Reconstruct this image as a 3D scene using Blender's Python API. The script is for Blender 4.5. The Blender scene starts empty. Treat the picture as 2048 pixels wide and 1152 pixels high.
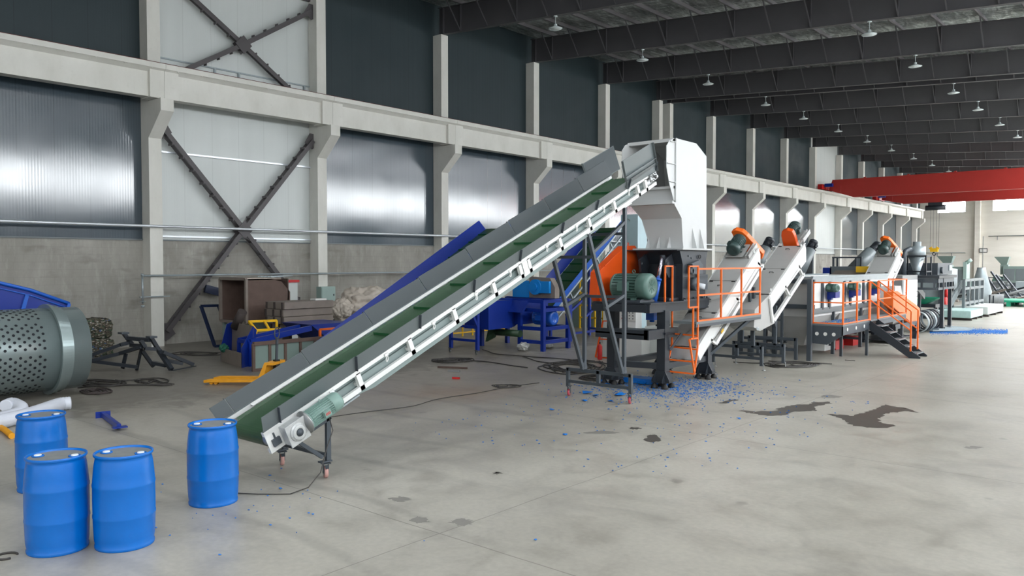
import bpy, bmesh, math, random
from math import sin, cos, pi, radians, atan, hypot
from mathutils import Vector as V, Matrix
random.seed(7)
sc = bpy.context.scene
COL = sc.collection

# ---------------------------------------------------------------- camera
FPX, CAM_H = 1600.0, 3.0
PITCH = atan(52 / FPX)
YAW = atan(1370 / FPX * cos(PITCH))
cd = bpy.data.cameras.new('camera'); cam = bpy.data.objects.new('camera', cd); COL.objects.link(cam)
cam.location = (0, 0, CAM_H); cam.rotation_euler = (pi / 2 - PITCH, 0, YAW)
cd.sensor_width = 36; cd.lens = 36 * FPX / 2048; cd.clip_end = 600
sc.camera = cam

# ---------------------------------------------------------------- light and exposure
sc.view_settings.view_transform = 'Standard'
sc.view_settings.look = 'None'
sc.view_settings.gamma = 1
sc.view_settings.use_curve_mapping = False
sc.view_settings.exposure = -0.12
w = bpy.data.worlds.new('world'); sc.world = w; w.use_nodes = True
w.node_tree.nodes['Background'].inputs[0].default_value = (.75, .86, 1, 1)
w.node_tree.nodes['Background'].inputs[1].default_value = 1.0
WIN_E = 18.0
WIN_LOW = 2.0
WIN_BACK = 1.5
ROOF_FILL = 5.6  # strength of the added, unseen roof strips
ROOF_FILL_FAR = 30.0

# ---------------------------------------------------------------- helpers
_F = V((-sin(YAW) * cos(PITCH), cos(YAW) * cos(PITCH), -sin(PITCH)))
_R = V((cos(YAW), sin(YAW), 0)); _U = _R.cross(_F); _C = V((0, 0, CAM_H))
def _on(px, py, ax, v):
    r = _F + _R * (px - 1024) / FPX - _U * (py - 576) / FPX
    return _C + r * ((v - _C[ax]) / r[ax])
def qx(px, py, x): return _on(px, py, 0, x)     # surveyed point on the plane X = x
def qy(px, py, y): return _on(px, py, 1, y)
def qz(px, py, z=0.0): return _on(px, py, 2, z)

MATS = {}
def srgb(c):
    return tuple(((x / 255) / 12.92 if x / 255 <= .04045 else ((x / 255 + .055) / 1.055) ** 2.4) for x in c)
def mat(name, rgb, rough=.5, metal=0.0, var=.12, scale=3.0, bump=0.0, bscale=40.0, spec=.5, emit=0.0, alpha=1.0, trans=0.0, coat=0.0):
    m = bpy.data.materials.new(name); m.use_nodes = True; nt = m.node_tree; N = nt.nodes; L = nt.links
    b = N['Principled BSDF']; c = srgb(rgb)
    b.inputs['Roughness'].default_value = rough; b.inputs['Metallic'].default_value = metal
    b.inputs['Specular IOR Level'].default_value = spec
    b.inputs['Coat Weight'].default_value = coat
    if alpha < 1: b.inputs['Alpha'].default_value = alpha
    if trans: b.inputs['Transmission Weight'].default_value = trans
    tc = N.new('ShaderNodeTexCoord')
    nz = N.new('ShaderNodeTexNoise'); nz.inputs['Scale'].default_value = scale; nz.inputs['Detail'].default_value = 5
    L.new(tc.outputs['Object'], nz.inputs['Vector'])
    mx = N.new('ShaderNodeMix'); mx.data_type = 'RGBA'
    mx.inputs[6].default_value = (*[x * (1 - var) for x in c], 1)
    mx.inputs[7].default_value = (*[min(1, x * (1 + var)) for x in c], 1)
    L.new(nz.outputs[0], mx.inputs[0]); L.new(mx.outputs[2], b.inputs['Base Color'])
    if bump:
        n2 = N.new('ShaderNodeTexNoise'); n2.inputs['Scale'].default_value = bscale; n2.inputs['Detail'].default_value = 4
        L.new(tc.outputs['Object'], n2.inputs['Vector'])
        bp = N.new('ShaderNodeBump'); bp.inputs['Strength'].default_value = bump; bp.inputs['Distance'].default_value = .02
        L.new(n2.outputs[0], bp.inputs['Height']); L.new(bp.outputs[0], b.inputs['Normal'])
    if emit:
        b.inputs['Emission Color'].default_value = (*c, 1); b.inputs['Emission Strength'].default_value = emit
    MATS[name] = m
    return m

class NG:
    """tiny node-graph helper"""
    def __init__(s, name, rough=.5, metal=0, spec=.5):
        s.m = bpy.data.materials.new(name); s.m.use_nodes = True; s.N = s.m.node_tree.nodes; s.L = s.m.node_tree.links
        s.b = s.N['Principled BSDF']; s.b.inputs['Roughness'].default_value = rough
        s.b.inputs['Metallic'].default_value = metal; s.b.inputs['Specular IOR Level'].default_value = spec
        s.tc = s.N.new('ShaderNodeTexCoord').outputs['Object']; MATS[name] = s.m
    def mapv(s, scale=(1, 1, 1), rot=(0, 0, 0), loc=(0, 0, 0)):
        n = s.N.new('ShaderNodeMapping'); n.inputs['Scale'].default_value = scale; n.inputs['Rotation'].default_value = rot
        n.inputs['Location'].default_value = loc; s.L.new(s.tc, n.inputs['Vector']); return n.outputs[0]
    def noise(s, sc_=1, det=4, vec=None, rough=.5, dist=0):
        n = s.N.new('ShaderNodeTexNoise'); n.inputs['Scale'].default_value = sc_; n.inputs['Detail'].default_value = det
        n.inputs['Roughness'].default_value = rough; n.inputs['Distortion'].default_value = dist
        s.L.new(vec if vec else s.tc, n.inputs['Vector']); return n.outputs[0]
    def ramp(s, fac, stops, interp='LINEAR'):
        n = s.N.new('ShaderNodeValToRGB'); n.color_ramp.interpolation = interp
        while len(n.color_ramp.elements) < len(stops): n.color_ramp.elements.new(.5)
        for e, (p, c) in zip(n.color_ramp.elements, stops):
            e.position = p; e.color = (*c, 1) if len(c) == 3 else c
        s.L.new(fac, n.inputs[0]); return n.outputs[0]
    def mix(s, fac, a, b, mode='MIX'):
        n = s.N.new('ShaderNodeMix'); n.data_type = 'RGBA'; n.blend_type = mode
        for i, v in ((0, fac), (6, a), (7, b)):
            if isinstance(v, (int, float)): n.inputs[i].default_value = v
            elif isinstance(v, tuple): n.inputs[i].default_value = (*v, 1)
            else: s.L.new(v, n.inputs[i])
        return n.outputs[2]
    def math(s, op, a, b=0.0, c=0.0):
        n = s.N.new('ShaderNodeMath'); n.operation = op
        for i, v in ((0, a), (1, b), (2, c)):
            if isinstance(v, (int, float)): n.inputs[i].default_value = v
            else: s.L.new(v, n.inputs[i])
        return n.outputs[0]
    def sep(s, vec=None):
        n = s.N.new('ShaderNodeSeparateXYZ'); s.L.new(vec if vec else s.tc, n.inputs[0]); return n.outputs
    def bump(s, h, strength=.3, dist=.02, nrm=None):
        n = s.N.new('ShaderNodeBump'); n.inputs['Strength'].default_value = strength; n.inputs['Distance'].default_value = dist
        s.L.new(h, n.inputs['Height'])
        if nrm: s.L.new(nrm, n.inputs['Normal'])
        return n.outputs[0]
    def out(s, color=None, rough=None, normal=None, metal=None):
        if color is not None:
            if isinstance(color, tuple): s.b.inputs['Base Color'].default_value = (*color, 1)
            else: s.L.new(color, s.b.inputs['Base Color'])
        if rough is not None: s.L.new(rough, s.b.inputs['Roughness'])
        if metal is not None: s.L.new(metal, s.b.inputs['Metallic'])
        if normal is not None: s.L.new(normal, s.b.inputs['Normal'])
        return s.m

def root_loc(o):
    l = V((0, 0, 0))
    while o is not None:
        l += o.location; o = o.parent
    return l

class MB:
    """collects shapes (world coordinates) and links them as ONE mesh object"""
    def __init__(s): s.v = []; s.f = []; s.mi = []; s.sm = []; s.cur = 0
    def slot(s, i): s.cur = i; return s
    def raw(s, vs, fs, smooth=False):
        o = len(s.v); s.v += [V(p) for p in vs]
        for f in fs: s.f.append([i + o for i in f]); s.mi.append(s.cur); s.sm.append(smooth)
        return s
    def box(s, lo, hi):
        x0, y0, z0 = [min(a, b) for a, b in zip(lo, hi)]; x1, y1, z1 = [max(a, b) for a, b in zip(lo, hi)]
        return s.raw([(x0, y0, z0), (x1, y0, z0), (x1, y1, z0), (x0, y1, z0), (x0, y0, z1), (x1, y0, z1), (x1, y1, z1), (x0, y1, z1)],
                     [(0, 3, 2, 1), (4, 5, 6, 7), (0, 1, 5, 4), (1, 2, 6, 5), (2, 3, 7, 6), (3, 0, 4, 7)])
    def cbox(s, c, d, m=None):
        h = [x / 2 for x in d]
        pts = [V((a * h[0], b * h[1], e * h[2])) for e in (-1, 1) for a, b in ((-1, -1), (1, -1), (1, 1), (-1, 1))]
        if m is not None: pts = [m @ p for p in pts]
        pts = [p + V(c) for p in pts]
        return s.raw(pts, [(0, 3, 2, 1), (4, 5, 6, 7), (0, 1, 5, 4), (1, 2, 6, 5), (2, 3, 7, 6), (3, 0, 4, 7)])
    def bar(s, p0, p1, a, b=None, up=(0, 0, 1)):
        """rectangular bar: a = width across, b = size along up"""
        b = a if b is None else b
        p0 = V(p0); p1 = V(p1); d = (p1 - p0).normalized(); u = V(up)
        if abs(d.dot(u)) > .999: u = V((1, 0, 0))
        sd = d.cross(u).normalized(); u = sd.cross(d).normalized()
        o = [sd * (i * a / 2) + u * (j * b / 2) for i, j in ((-1, -1), (1, -1), (1, 1), (-1, 1))]
        return s.raw([p0 + q for q in o] + [p1 + q for q in o], [(0, 1, 2, 3), (7, 6, 5, 4), (0, 4, 5, 1), (1, 5, 6, 2), (2, 6, 7, 3), (3, 7, 4, 0)])
    def channel(s, p0, p1, a, b, t, up=(0, 0, 1), open_=1):
        p0 = V(p0); p1 = V(p1); d = (p1 - p0).normalized(); sd = d.cross(V(up)).normalized(); u = sd.cross(d).normalized()
        s.bar(p0 - sd * open_ * (a / 2 - t / 2), p1 - sd * open_ * (a / 2 - t / 2), t, b, up=u)
        s.bar(p0 + u * (b / 2 - t / 2), p1 + u * (b / 2 - t / 2), a, t, up=u)
        s.bar(p0 - u * (b / 2 - t / 2), p1 - u * (b / 2 - t / 2), a, t, up=u); return s
    def tube(s, pts, r, n=8, caps=True, smooth=True):
        pts = [V(p) for p in pts]; rs = r if isinstance(r, (list, tuple)) else [r] * len(pts)
        rings = []; u = None
        for i, p in enumerate(pts):
            d = (pts[min(i + 1, len(pts) - 1)] - pts[max(i - 1, 0)])
            if d.length < 1e-9: d = V((0, 0, 1))
            d.normalize()
            if u is None: u = d.orthogonal().normalized()
            u = (u - d * u.dot(d))
            if u.length < 1e-6: u = d.orthogonal()
            u.normalize(); w_ = d.cross(u)
            rings.append([p + (u * cos(2 * pi * k / n) + w_ * sin(2 * pi * k / n)) * rs[i] for k in range(n)])
        vs = [q for ring in rings for q in ring]; fs = []
        for i in range(len(pts) - 1):
            for k in range(n):
                a = i * n + k; b = i * n + (k + 1) % n; fs.append((a, b, b + n, a + n))
        s.raw(vs, fs, smooth)
        if caps:
            o = len(s.v) - len(vs)
            s.f.append([o + k for k in range(n)][::-1]); s.f.append([o + (len(pts) - 1) * n + k for k in range(n)])
            s.mi += [s.cur] * 2; s.sm += [False] * 2
        return s
    def lathe(s, prof, c, ax=(0, 0, 1), n=24, smooth=True, caps=True):
        """prof = [(r, h), ...] about axis ax through c"""
        c = V(c); ax = V(ax).normalized(); u = ax.orthogonal().normalized(); w_ = ax.cross(u)
        vs = [c + ax * h + (u * cos(2 * pi * k / n) + w_ * sin(2 * pi * k / n)) * r for r, h in prof for k in range(n)]; fs = []
        for i in range(len(prof) - 1):
            for k in range(n):
                a = i * n + k; b = i * n + (k + 1) % n; fs.append((a, b, b + n, a + n))
        s.raw(vs, fs, smooth)
        if caps:
            o = len(s.v) - len(vs); m_ = (len(prof) - 1) * n
            if prof[0][0] > 1e-4: s.f.append([o + k for k in range(n)][::-1]); s.mi.append(s.cur); s.sm.append(False)
            if prof[-1][0] > 1e-4: s.f.append([o + m_ + k for k in range(n)]); s.mi.append(s.cur); s.sm.append(False)
        return s
    def cyl(s, p0, p1, r, n=20, r1=None):
        p0 = V(p0); p1 = V(p1); return s.lathe([(r, 0), (r if r1 is None else r1, (p1 - p0).length)], p0, p1 - p0, n)
    def prism(s, pts, off):
        """polygon pts extruded by vector off"""
        pts = [V(p) for p in pts]; n = len(pts); off = V(off)
        nrm = V((0, 0, 0))
        for i in range(n): nrm += pts[i].cross(pts[(i + 1) % n])
        if nrm.dot(off) > 0: pts = pts[::-1]
        return s.raw(pts + [p + off for p in pts], [list(range(n)), list(range(n, 2 * n))[::-1]] + [(i, i + n, (i + 1) % n + n, (i + 1) % n)[::1] for i in range(n)])
    def torus(s, c, ax, R, r, n=18, m=8, a0=0, a1=2 * pi):
        c = V(c); ax = V(ax).normalized(); u = ax.orthogonal().normalized(); w_ = ax.cross(u)
        k = n if a1 - a0 < 2 * pi - .01 else n
        return s.tube([c + (u * cos(a0 + (a1 - a0) * i / k) + w_ * sin(a0 + (a1 - a0) * i / k)) * R for i in range(k + 1)], r, m)
    def build(s, name, m, parent=None, fix=True, bevel=0, zero=False):
        me = bpy.data.meshes.new(name)
        rl = root_loc(parent) if parent is not None else V((0, 0, 0))
        loc = V((0, 0, 0))
        if s.v and not zero:   # origin at the middle of the footprint
            lo = V([min(p[i] for p in s.v) for i in range(3)]); hi = V([max(p[i] for p in s.v) for i in range(3)])
            loc = V(((lo.x + hi.x) / 2, (lo.y + hi.y) / 2, lo.z))
        me.from_pydata([tuple(p - loc) for p in s.v], [], s.f)
        for i, p in enumerate(me.polygons): p.material_index = s.mi[i]; p.use_smooth = s.sm[i]
        for q in (m if isinstance(m, (list, tuple)) else [m]): me.materials.append(MATS[q] if isinstance(q, str) else q)
        if fix:
            bm = bmesh.new(); bm.from_mesh(me); bmesh.ops.recalc_face_normals(bm, faces=bm.faces)
            bm.to_mesh(me); bm.free()
        me.update()
        o = bpy.data.objects.new(name, me); COL.objects.link(o)
        o.location = loc - rl
        if parent is not None: o.parent = parent
        if bevel:
            md = o.modifiers.new('bevel', 'BEVEL'); md.width = bevel; md.segments = 2; md.limit_method = 'ANGLE'
        return o

def tag(o, label, cat, group=None, kind=None):
    o['label'] = label; o['category'] = cat
    if group: o['group'] = group
    if kind: o['kind'] = kind
    return o
def thing(name, label, cat, loc, group=None, rz=0):
    o = bpy.data.objects.new(name, None); COL.objects.link(o); o.location = loc; o.rotation_euler.z = rz
    o.empty_display_size = .2
    return tag(o, label, cat, group)
def st(o): o['kind'] = 'structure'; return o
def plab(o, label): o['label'] = label; return o
def copy_tree(o, parent=None):
    c = o.copy(); COL.objects.link(c)
    if parent is not None: c.parent = parent
    for ch in list(o.children): copy_tree(ch, c)
    return c
ORD = ['first', 'second', 'third', 'fourth', 'fifth', 'sixth', 'seventh', 'eighth', 'ninth', 'tenth', 'eleventh', 'twelfth', 'thirteenth', 'fourteenth', 'fifteenth', 'sixteenth', 'seventeenth']
def torus_ring(mb, p, r=.03): mb.torus(p, (1, 0, 0), r, r * .35, 12, 6)

# ---------------------------------------------------------------- materials
mat('white_paint', (226, 227, 225), .4, var=.04)
mat('hopper_white', (194, 196, 196), .42, var=.03)
mat('grey_paint', (104, 112, 115), .38, var=.06)
mat('dark_grey_paint', (66, 73, 80), .42, var=.08)
mat('board_grey', (102, 110, 112), .36, var=.05, scale=2)
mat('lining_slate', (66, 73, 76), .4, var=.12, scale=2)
mat('pan_grey', (132, 146, 144), .45, var=.08)
mat('belt_green', (52, 80, 56), .3, var=.3, scale=5)
mat('cleat_green', (16, 76, 38), .4, var=.1)
mat('black_rubber', (28, 28, 30), .6, var=.15)
mat('cable_black', (58, 55, 52), .55, var=.2)
mat('machine_black', (43, 48, 55), .38, var=.12)
mat('steel', (150, 152, 152), .35, metal=.7, var=.2)
mat('cast_alu', (188, 190, 190), .42, metal=.35, var=.25, scale=12)
mat('motor_green', (86, 116, 108), .38, var=.08)
mat('motor_pale', (122, 150, 142), .36, var=.06)
mat('motor_dark_green', (52, 72, 70), .38, var=.1)
mat('orange', (240, 108, 28), .36, var=.05)
mat('orange_deep', (226, 84, 22), .36, var=.07)
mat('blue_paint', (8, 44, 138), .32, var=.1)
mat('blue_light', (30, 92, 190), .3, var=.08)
mat('blue_bright', (10, 130, 210), .32, var=.08)
mat('drum_blue', (0, 102, 190), .27, var=.05, scale=6, spec=.45)
mat('drum_lid', (122, 124, 122), .45, var=.3, scale=9)
mat('cap_white', (215, 222, 228), .4, var=.04)
mat('yellow', (235, 185, 20), .4, var=.12)
mat('pallet_yellow', (232, 160, 30), .42, var=.2, scale=6)
mat('red_paint', (190, 30, 30), .4, var=.08)
mat('crane_red', (166, 48, 42), .4, var=.06)
mat('wheel_pink', (196, 150, 142), .5, var=.08)
mat('wheel_red', (185, 70, 85), .5, var=.1)
mat('rust', (92, 74, 66), .7, var=.3, scale=4)
mat('rust_light', (125, 115, 107), .65, var=.25, scale=3, bump=.2)
mat('rust_dark', (60, 52, 50), .75, var=.3)
mat('navy_paint', (18, 32, 62), .4, var=.1)
mat('net_green', (28, 92, 74), .7, var=.2)
mat('galv', (158, 168, 172), .35, metal=.35, var=.15, scale=6)
mat('pipe_bright', (215, 220, 225), .3, metal=.5, var=.05)
mat('cabinet_side_shaded', (142, 144, 144), .45, var=.04)  # grey stands in for shade on the sides of the white cabinet
mat('cabinet_grey', (198, 203, 200), .45, var=.03)
mat('cabinet_green', (150, 172, 166), .45, var=.05)
mat('light_blue_sheet', (180, 205, 212), .45, var=.04)
mat('brace_grey', (78, 74, 76), .5, var=.08)
mat('beam_grey', (84, 83, 86), .55, var=.08)
mat('duct_white', (214, 218, 228), .5, var=.06)
mat('tarp', (190, 180, 168), .7, var=.28, scale=3, bump=.8, bscale=6)
mat('ext_green', (120, 138, 132), .45, var=.08)
mat('scrap_grey', (95, 98, 98), .6, var=.4, scale=8)
mat('green_tray', (32, 150, 115), .45, var=.1)
mat('pallet_film', (170, 200, 196), .35, var=.2, scale=6)
mat('text_dark', (40, 42, 46), .6, var=0)
mat('label_white', (222, 222, 218), .6, var=0)
mat('label_red', (200, 40, 40), .6, var=0)
mat('trommel', (146, 160, 160), .27, var=.14, scale=2, metal=.5)
mat('dark_hole', (14, 20, 28), .8, var=.1)
mat('inner_blue', (20, 45, 120), .5, var=.1)
mat('scrap_blue', (14, 112, 200), .4, var=.35, scale=20)
mat('tank_grey', (178, 178, 176), .35, metal=.12, var=.08)
mat('chrome', (215, 210, 225), .15, metal=.85, var=.03)
mat('lamp_white', (205, 215, 216), .5, var=.03)
mat('plastic_film', (190, 190, 185), .3, var=.3, scale=12, bump=.6, bscale=20)

def bale_mat():
    g = NG('bale_mix', .55)
    vo = g.N.new('ShaderNodeTexVoronoi'); vo.inputs['Scale'].default_value = 16; g.L.new(g.mapv((1, 1, 2.2)), vo.inputs['Vector'])
    n = g.N.new('ShaderNodeSeparateColor'); g.L.new(vo.outputs['Color'], n.inputs[0])
    col = g.ramp(n.outputs[0], [(0, srgb((60, 60, 50))), (.3, srgb((95, 90, 75))), (.5, srgb((60, 80, 60))), (.62, srgb((120, 112, 98))), (.8, srgb((75, 62, 50))), (.9, srgb((170, 165, 155))), (.97, srgb((60, 90, 130)))], 'CONSTANT')
    g.out(col, normal=g.bump(vo.outputs['Distance'], .8, .06))
bale_mat()

# ---------------------------------------------------------------- building materials
def floor_mat():
    g = NG('floor_concrete', .5, spec=.5)
    x, y, z = g.sep()
    n1 = g.noise(.22, 6, rough=.6); n2 = g.noise(1.7, 7, rough=.65, dist=.6); n3 = g.noise(14, 4); n4 = g.noise(.07, 3)
    base = g.ramp(n1, [(.25, srgb((146, 142, 132))), (.5, srgb((164, 160, 150))), (.75, srgb((177, 174, 165)))])
    stain = g.ramp(n2, [(.28, (.70, .69, .67)), (.5, (1, 1, 1)), (.72, (1.08, 1.08, 1.07))])
    c = g.mix(.75, base, stain, 'MULTIPLY')
    fine = g.ramp(n3, [(.3, (.90, .90, .90)), (.7, (1.06, 1.06, 1.06))])
    c = g.mix(.8, c, fine, 'MULTIPLY')
    n5 = g.noise(.5, 7, g.mapv((1, 1.5, 1)), .62, .8)
    c = g.mix(g.math('MULTIPLY', g.ramp(n5, [(.52, (0, 0, 0)), (.66, (1, 1, 1))]), .28), c, srgb((112, 109, 104)))
    # brown dirt in the work area by the wall
    dx = g.math('SUBTRACT', x, -15.5); dy = g.math('SUBTRACT', y, 14.0)
    d = g.math('SQRT', g.math('ADD', g.math('MULTIPLY', g.math('POWER', dx, 2), 1 / 90.), g.math('MULTIPLY', g.math('POWER', dy, 2), 1 / 120.)))
    dirt = g.ramp(g.math('ADD', d, g.math('MULTIPLY', g.math('SUBTRACT', n2, .5), .8)), [(.25, (1, 1, 1)), (1.0, (0, 0, 0))])
    c = g.mix(g.math('MULTIPLY', dirt, .42), c, srgb((118, 104, 88)))
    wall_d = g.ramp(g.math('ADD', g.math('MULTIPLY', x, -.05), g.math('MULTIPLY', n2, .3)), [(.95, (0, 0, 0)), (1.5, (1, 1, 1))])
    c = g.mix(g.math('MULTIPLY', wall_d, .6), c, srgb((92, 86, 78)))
    # rust smear beside the conveyor
    sx = g.math('SUBTRACT', x, -12.9); sy = g.math('SUBTRACT', y, 13.1)
    rm = g.math('SQRT', g.math('ADD', g.math('MULTIPLY', g.math('POWER', sx, 2), .35), g.math('MULTIPLY', g.math('POWER', sy, 2), .35)))
    rmk = g.ramp(g.math('ADD', rm, g.math('MULTIPLY', g.math('SUBTRACT', n2, .5), 1.2)), [(.3, (1, 1, 1)), (1.1, (0, 0, 0))])
    c = g.mix(g.math('MULTIPLY', rmk, .45), c, srgb((128, 98, 70)))
    # saw-cut joints: 6 m grid
    jn = g.math('MULTIPLY', g.math('SUBTRACT', g.noise(.6, 2), .5), .06)
    def joint(v, off, per=6.52, wd=.0012):
        f = g.math('FRACT', g.math('DIVIDE', g.math('ADD', g.math('SUBTRACT', v, off), jn), per))
        a = g.math('ABSOLUTE', g.math('SUBTRACT', f, .5))
        return g.math('GREATER_THAN', a, .5 - wd)
    j = g.math('MAXIMUM', joint(y, JY), joint(x, JX, 5.85))
    c = g.mix(g.math('MULTIPLY', j, .55), c, srgb((70, 66, 60)))
    # faint tyre marks
    tw = g.N.new('ShaderNodeTexWave'); tw.wave_type = 'RINGS'; tw.inputs['Scale'].default_value = .22; tw.inputs['Distortion'].default_value = 3; tw.inputs['Detail'].default_value = 2
    g.L.new(g.mapv((1, 1, 1), loc=(8, -7, 0)), tw.inputs['Vector'])
    tm = g.math('MULTIPLY', g.ramp(tw.outputs[0], [(.93, (0, 0, 0)), (1, (1, 1, 1))]), g.ramp(n4, [(.45, (0, 0, 0)), (.6, (1, 1, 1))]))
    c = g.mix(g.math('MULTIPLY', tm, .22), c, srgb((80, 78, 74)))
    # small dark blots
    vb = g.N.new('ShaderNodeTexVoronoi'); vb.inputs['Scale'].default_value = .8; g.L.new(g.mapv((1, 1, 1)), vb.inputs['Vector'])
    bl = g.ramp(g.math('ADD', vb.outputs['Distance'], g.math('MULTIPLY', n2, .25)), [(.16, (1, 1, 1)), (.2, (0, 0, 0))])
    c = g.mix(g.math('MULTIPLY', bl, .35), c, srgb((85, 82, 78)))
    rg = g.ramp(n2, [(.3, (.30, .30, .30)), (.7, (.46, .46, .46))])
    g.out(c, rough=rg, normal=g.bump(n3, .06, .01))
JY, JX = 0.0, 0.0

def wall_panel(name, c1, rough, seam=.35, spec=.6, rib_s=.35, bs=.28, coat=0):
    g = NG(name, rough, spec=spec); g.b.inputs['Coat Weight'].default_value = coat; g.b.inputs['Coat Roughness'].default_value = .12
    x, y, z = g.sep()
    f = g.math('FRACT', g.math('MULTIPLY', y, 1 / .0925))
    rib = g.math('ABSOLUTE', g.math('SUBTRACT', f, .5))
    f2 = g.math('FRACT', g.math('MULTIPLY', y, 1 / 1.11)); s2 = g.math('LESS_THAN', f2, .018)
    n = g.noise(2.2, 4, g.mapv((1, 1, .12))); n2 = g.noise(.5, 5); n3 = g.noise(1.1, 3, g.mapv((1, .9, .6)))
    c = g.mix(g.math('MULTIPLY', n, .35), tuple(v * .92 for v in srgb(c1)), tuple(min(1, v * 1.25) for v in srgb(c1)))
    c = g.mix(g.math('MULTIPLY', s2, seam), c, tuple(v * .3 for v in srgb(c1)))
    h = g.math('ADD', g.math('MULTIPLY', rib, rib_s), g.math('MULTIPLY', n3, .35))
    g.out(c, rough=g.ramp(n2, [(.3, (rough * .8,) * 3), (.7, (rough * 1.25,) * 3)]), normal=g.bump(h, bs, .03))
wall_panel('panel_dark', (60, 74, 84), .13, spec=1.0, rib_s=.5, bs=.16, coat=.6)
wall_panel('panel_dark_upper', (48, 60, 64), .5, spec=.3)
wall_panel('panel_white', (205, 210, 208), .38, .2, spec=.5, rib_s=.2)

def masonry():
    g = NG('masonry_plaster', .85, spec=.2)
    n1 = g.noise(.7, 6, g.mapv((1, 1, .5)), .65); n2 = g.noise(3.5, 5, g.mapv((1, 1, .25)), .7); n3 = g.noise(1.3, 5, g.mapv((1, .6, 1.5)))
    c = g.ramp(n1, [(.3, srgb((138, 135, 128))), (.55, srgb((157, 154, 147))), (.75, srgb((174, 171, 164)))])
    c = g.mix(g.math('MULTIPLY', g.ramp(n2, [(.52, (0, 0, 0)), (.68, (1, 1, 1))]), .4), c, srgb((184, 182, 176)))
    c = g.mix(g.math('MULTIPLY', g.ramp(n3, [(.58, (0, 0, 0)), (.7, (1, 1, 1))]), .4), c, srgb((102, 98, 92)))
    x, y, z = g.sep()
    cb = g.N.new('ShaderNodeCombineXYZ'); g.L.new(y, cb.inputs[0]); g.L.new(z, cb.inputs[1])
    bt = g.N.new('ShaderNodeTexBrick'); bt.inputs['Scale'].default_value = 1; bt.inputs['Brick Width'].default_value = .6; bt.inputs['Row Height'].default_value = .25; bt.inputs['Mortar Size'].default_value = .012
    g.L.new(cb.outputs[0], bt.inputs['Vector'])
    c = g.mix(g.math('MULTIPLY', bt.outputs['Fac'], .12), c, srgb((110, 108, 103)))
    g.out(c, normal=g.bump(n2, .2, .02))
masonry()
def conc():
    g = NG('column_concrete', .6, spec=.3)
    n = g.noise(1.2, 6, g.mapv((1, 1, .5)), .6); n2 = g.noise(6, 5)
    c = g.ramp(n, [(.3, srgb((206, 205, 197))), (.6, srgb((217, 216, 209))), (.8, srgb((224, 223, 217)))])
    c = g.mix(g.math('MULTIPLY', g.ramp(n2, [(.6, (0, 0, 0)), (.75, (1, 1, 1))]), .12), c, srgb((170, 166, 156)))
    g.out(c)
conc()
def endwall():
    g = NG('end_wall_paint', .7, spec=.25)
    n = g.noise(.35, 6, g.mapv((.4, 1, 2.5)), .65)
    g.out(g.ramp(n, [(.3, srgb((212, 208, 197))), (.7, srgb((230, 227, 218)))]))
endwall()
def foil():
    g = NG('roof_foil', .3, metal=.6)
    n = g.noise(3.0, 6, g.mapv((1, .35, 1)), .7, 1.2); x, y, z = g.sep()
    n2 = g.noise(.3, 4)
    c = g.ramp(n, [(.3, (.14, .155, .15)), (.5, (.4, .44, .43)), (.66, (.95, 1, .98))])
    w_ = g.N.new('ShaderNodeTexWave'); w_.bands_direction = 'Y'; w_.inputs['Scale'].default_value = .9; w_.inputs['Distortion'].default_value = 1.5; w_.inputs['Detail'].default_value = 3
    g.L.new(g.tc, w_.inputs['Vector'])
    g.out(c, normal=g.bump(g.math('ADD', g.math('MULTIPLY', w_.outputs[0], .6), n), .8, .08))
foil()
# ================================================================ THE SETTING
XW = -28.52           # inner face of the side wall
XC = -27.95           # front faces of the columns
XR = 11.0             # inner face of the opposite side
Y0, Y1 = -22.0, 118.0
def roof_z(x): return 15.30 - .069 * (x + 27.95)
def bot_z(x): return 14.02 - .0655 * (x + 27.95)
JY, JX = 6.13, -6.3
floor_mat()
st(MB().box((XW - .4, Y0 - .4, -.15), (XR + .4, Y1 + .4, 0)).build('floor', 'floor_concrete', zero=True))
COLY = [-7.8, -.7, 6.25, 13.57, 20.65, 27.86, 34.97, 42.02, 48.5, 49.95, 56.45, 63.6, 70.7, 77.7, 85.15, 92.3, 99.65, 107.2, 114.4]
def bays():
    ys = [Y0] + COLY + [Y1]
    return list(zip(ys[:-1], ys[1:]))
WHITE = lambda a, b: (abs(a - 13.57) < .1) or (abs(a - 77.7) < .1)
wm = MB()
for a, b in bays():
    wm.slot(0).box((XW - .3, a, 0), (XW, b, 3.8))
    wh = WHITE(a, b)
    wm.slot(2 if wh else 1).box((XW - .3, a, 3.8), (XW - .02, b, 9.6))
    wm.slot(2 if wh else 3).box((XW - .3, a, 9.6), (XW - .02, b, 15.6))
st(wm.build('wall_left', ['masonry_plaster', 'panel_dark', 'panel_white', 'panel_dark_upper']))
# flashing under the panels
tm_ = MB()
for a, b in bays(): tm_.box((XW - .02, a, 3.77), (XW + .035, b, 3.82))
st(tm_.build('trim_1', 'grey_paint'))

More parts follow.
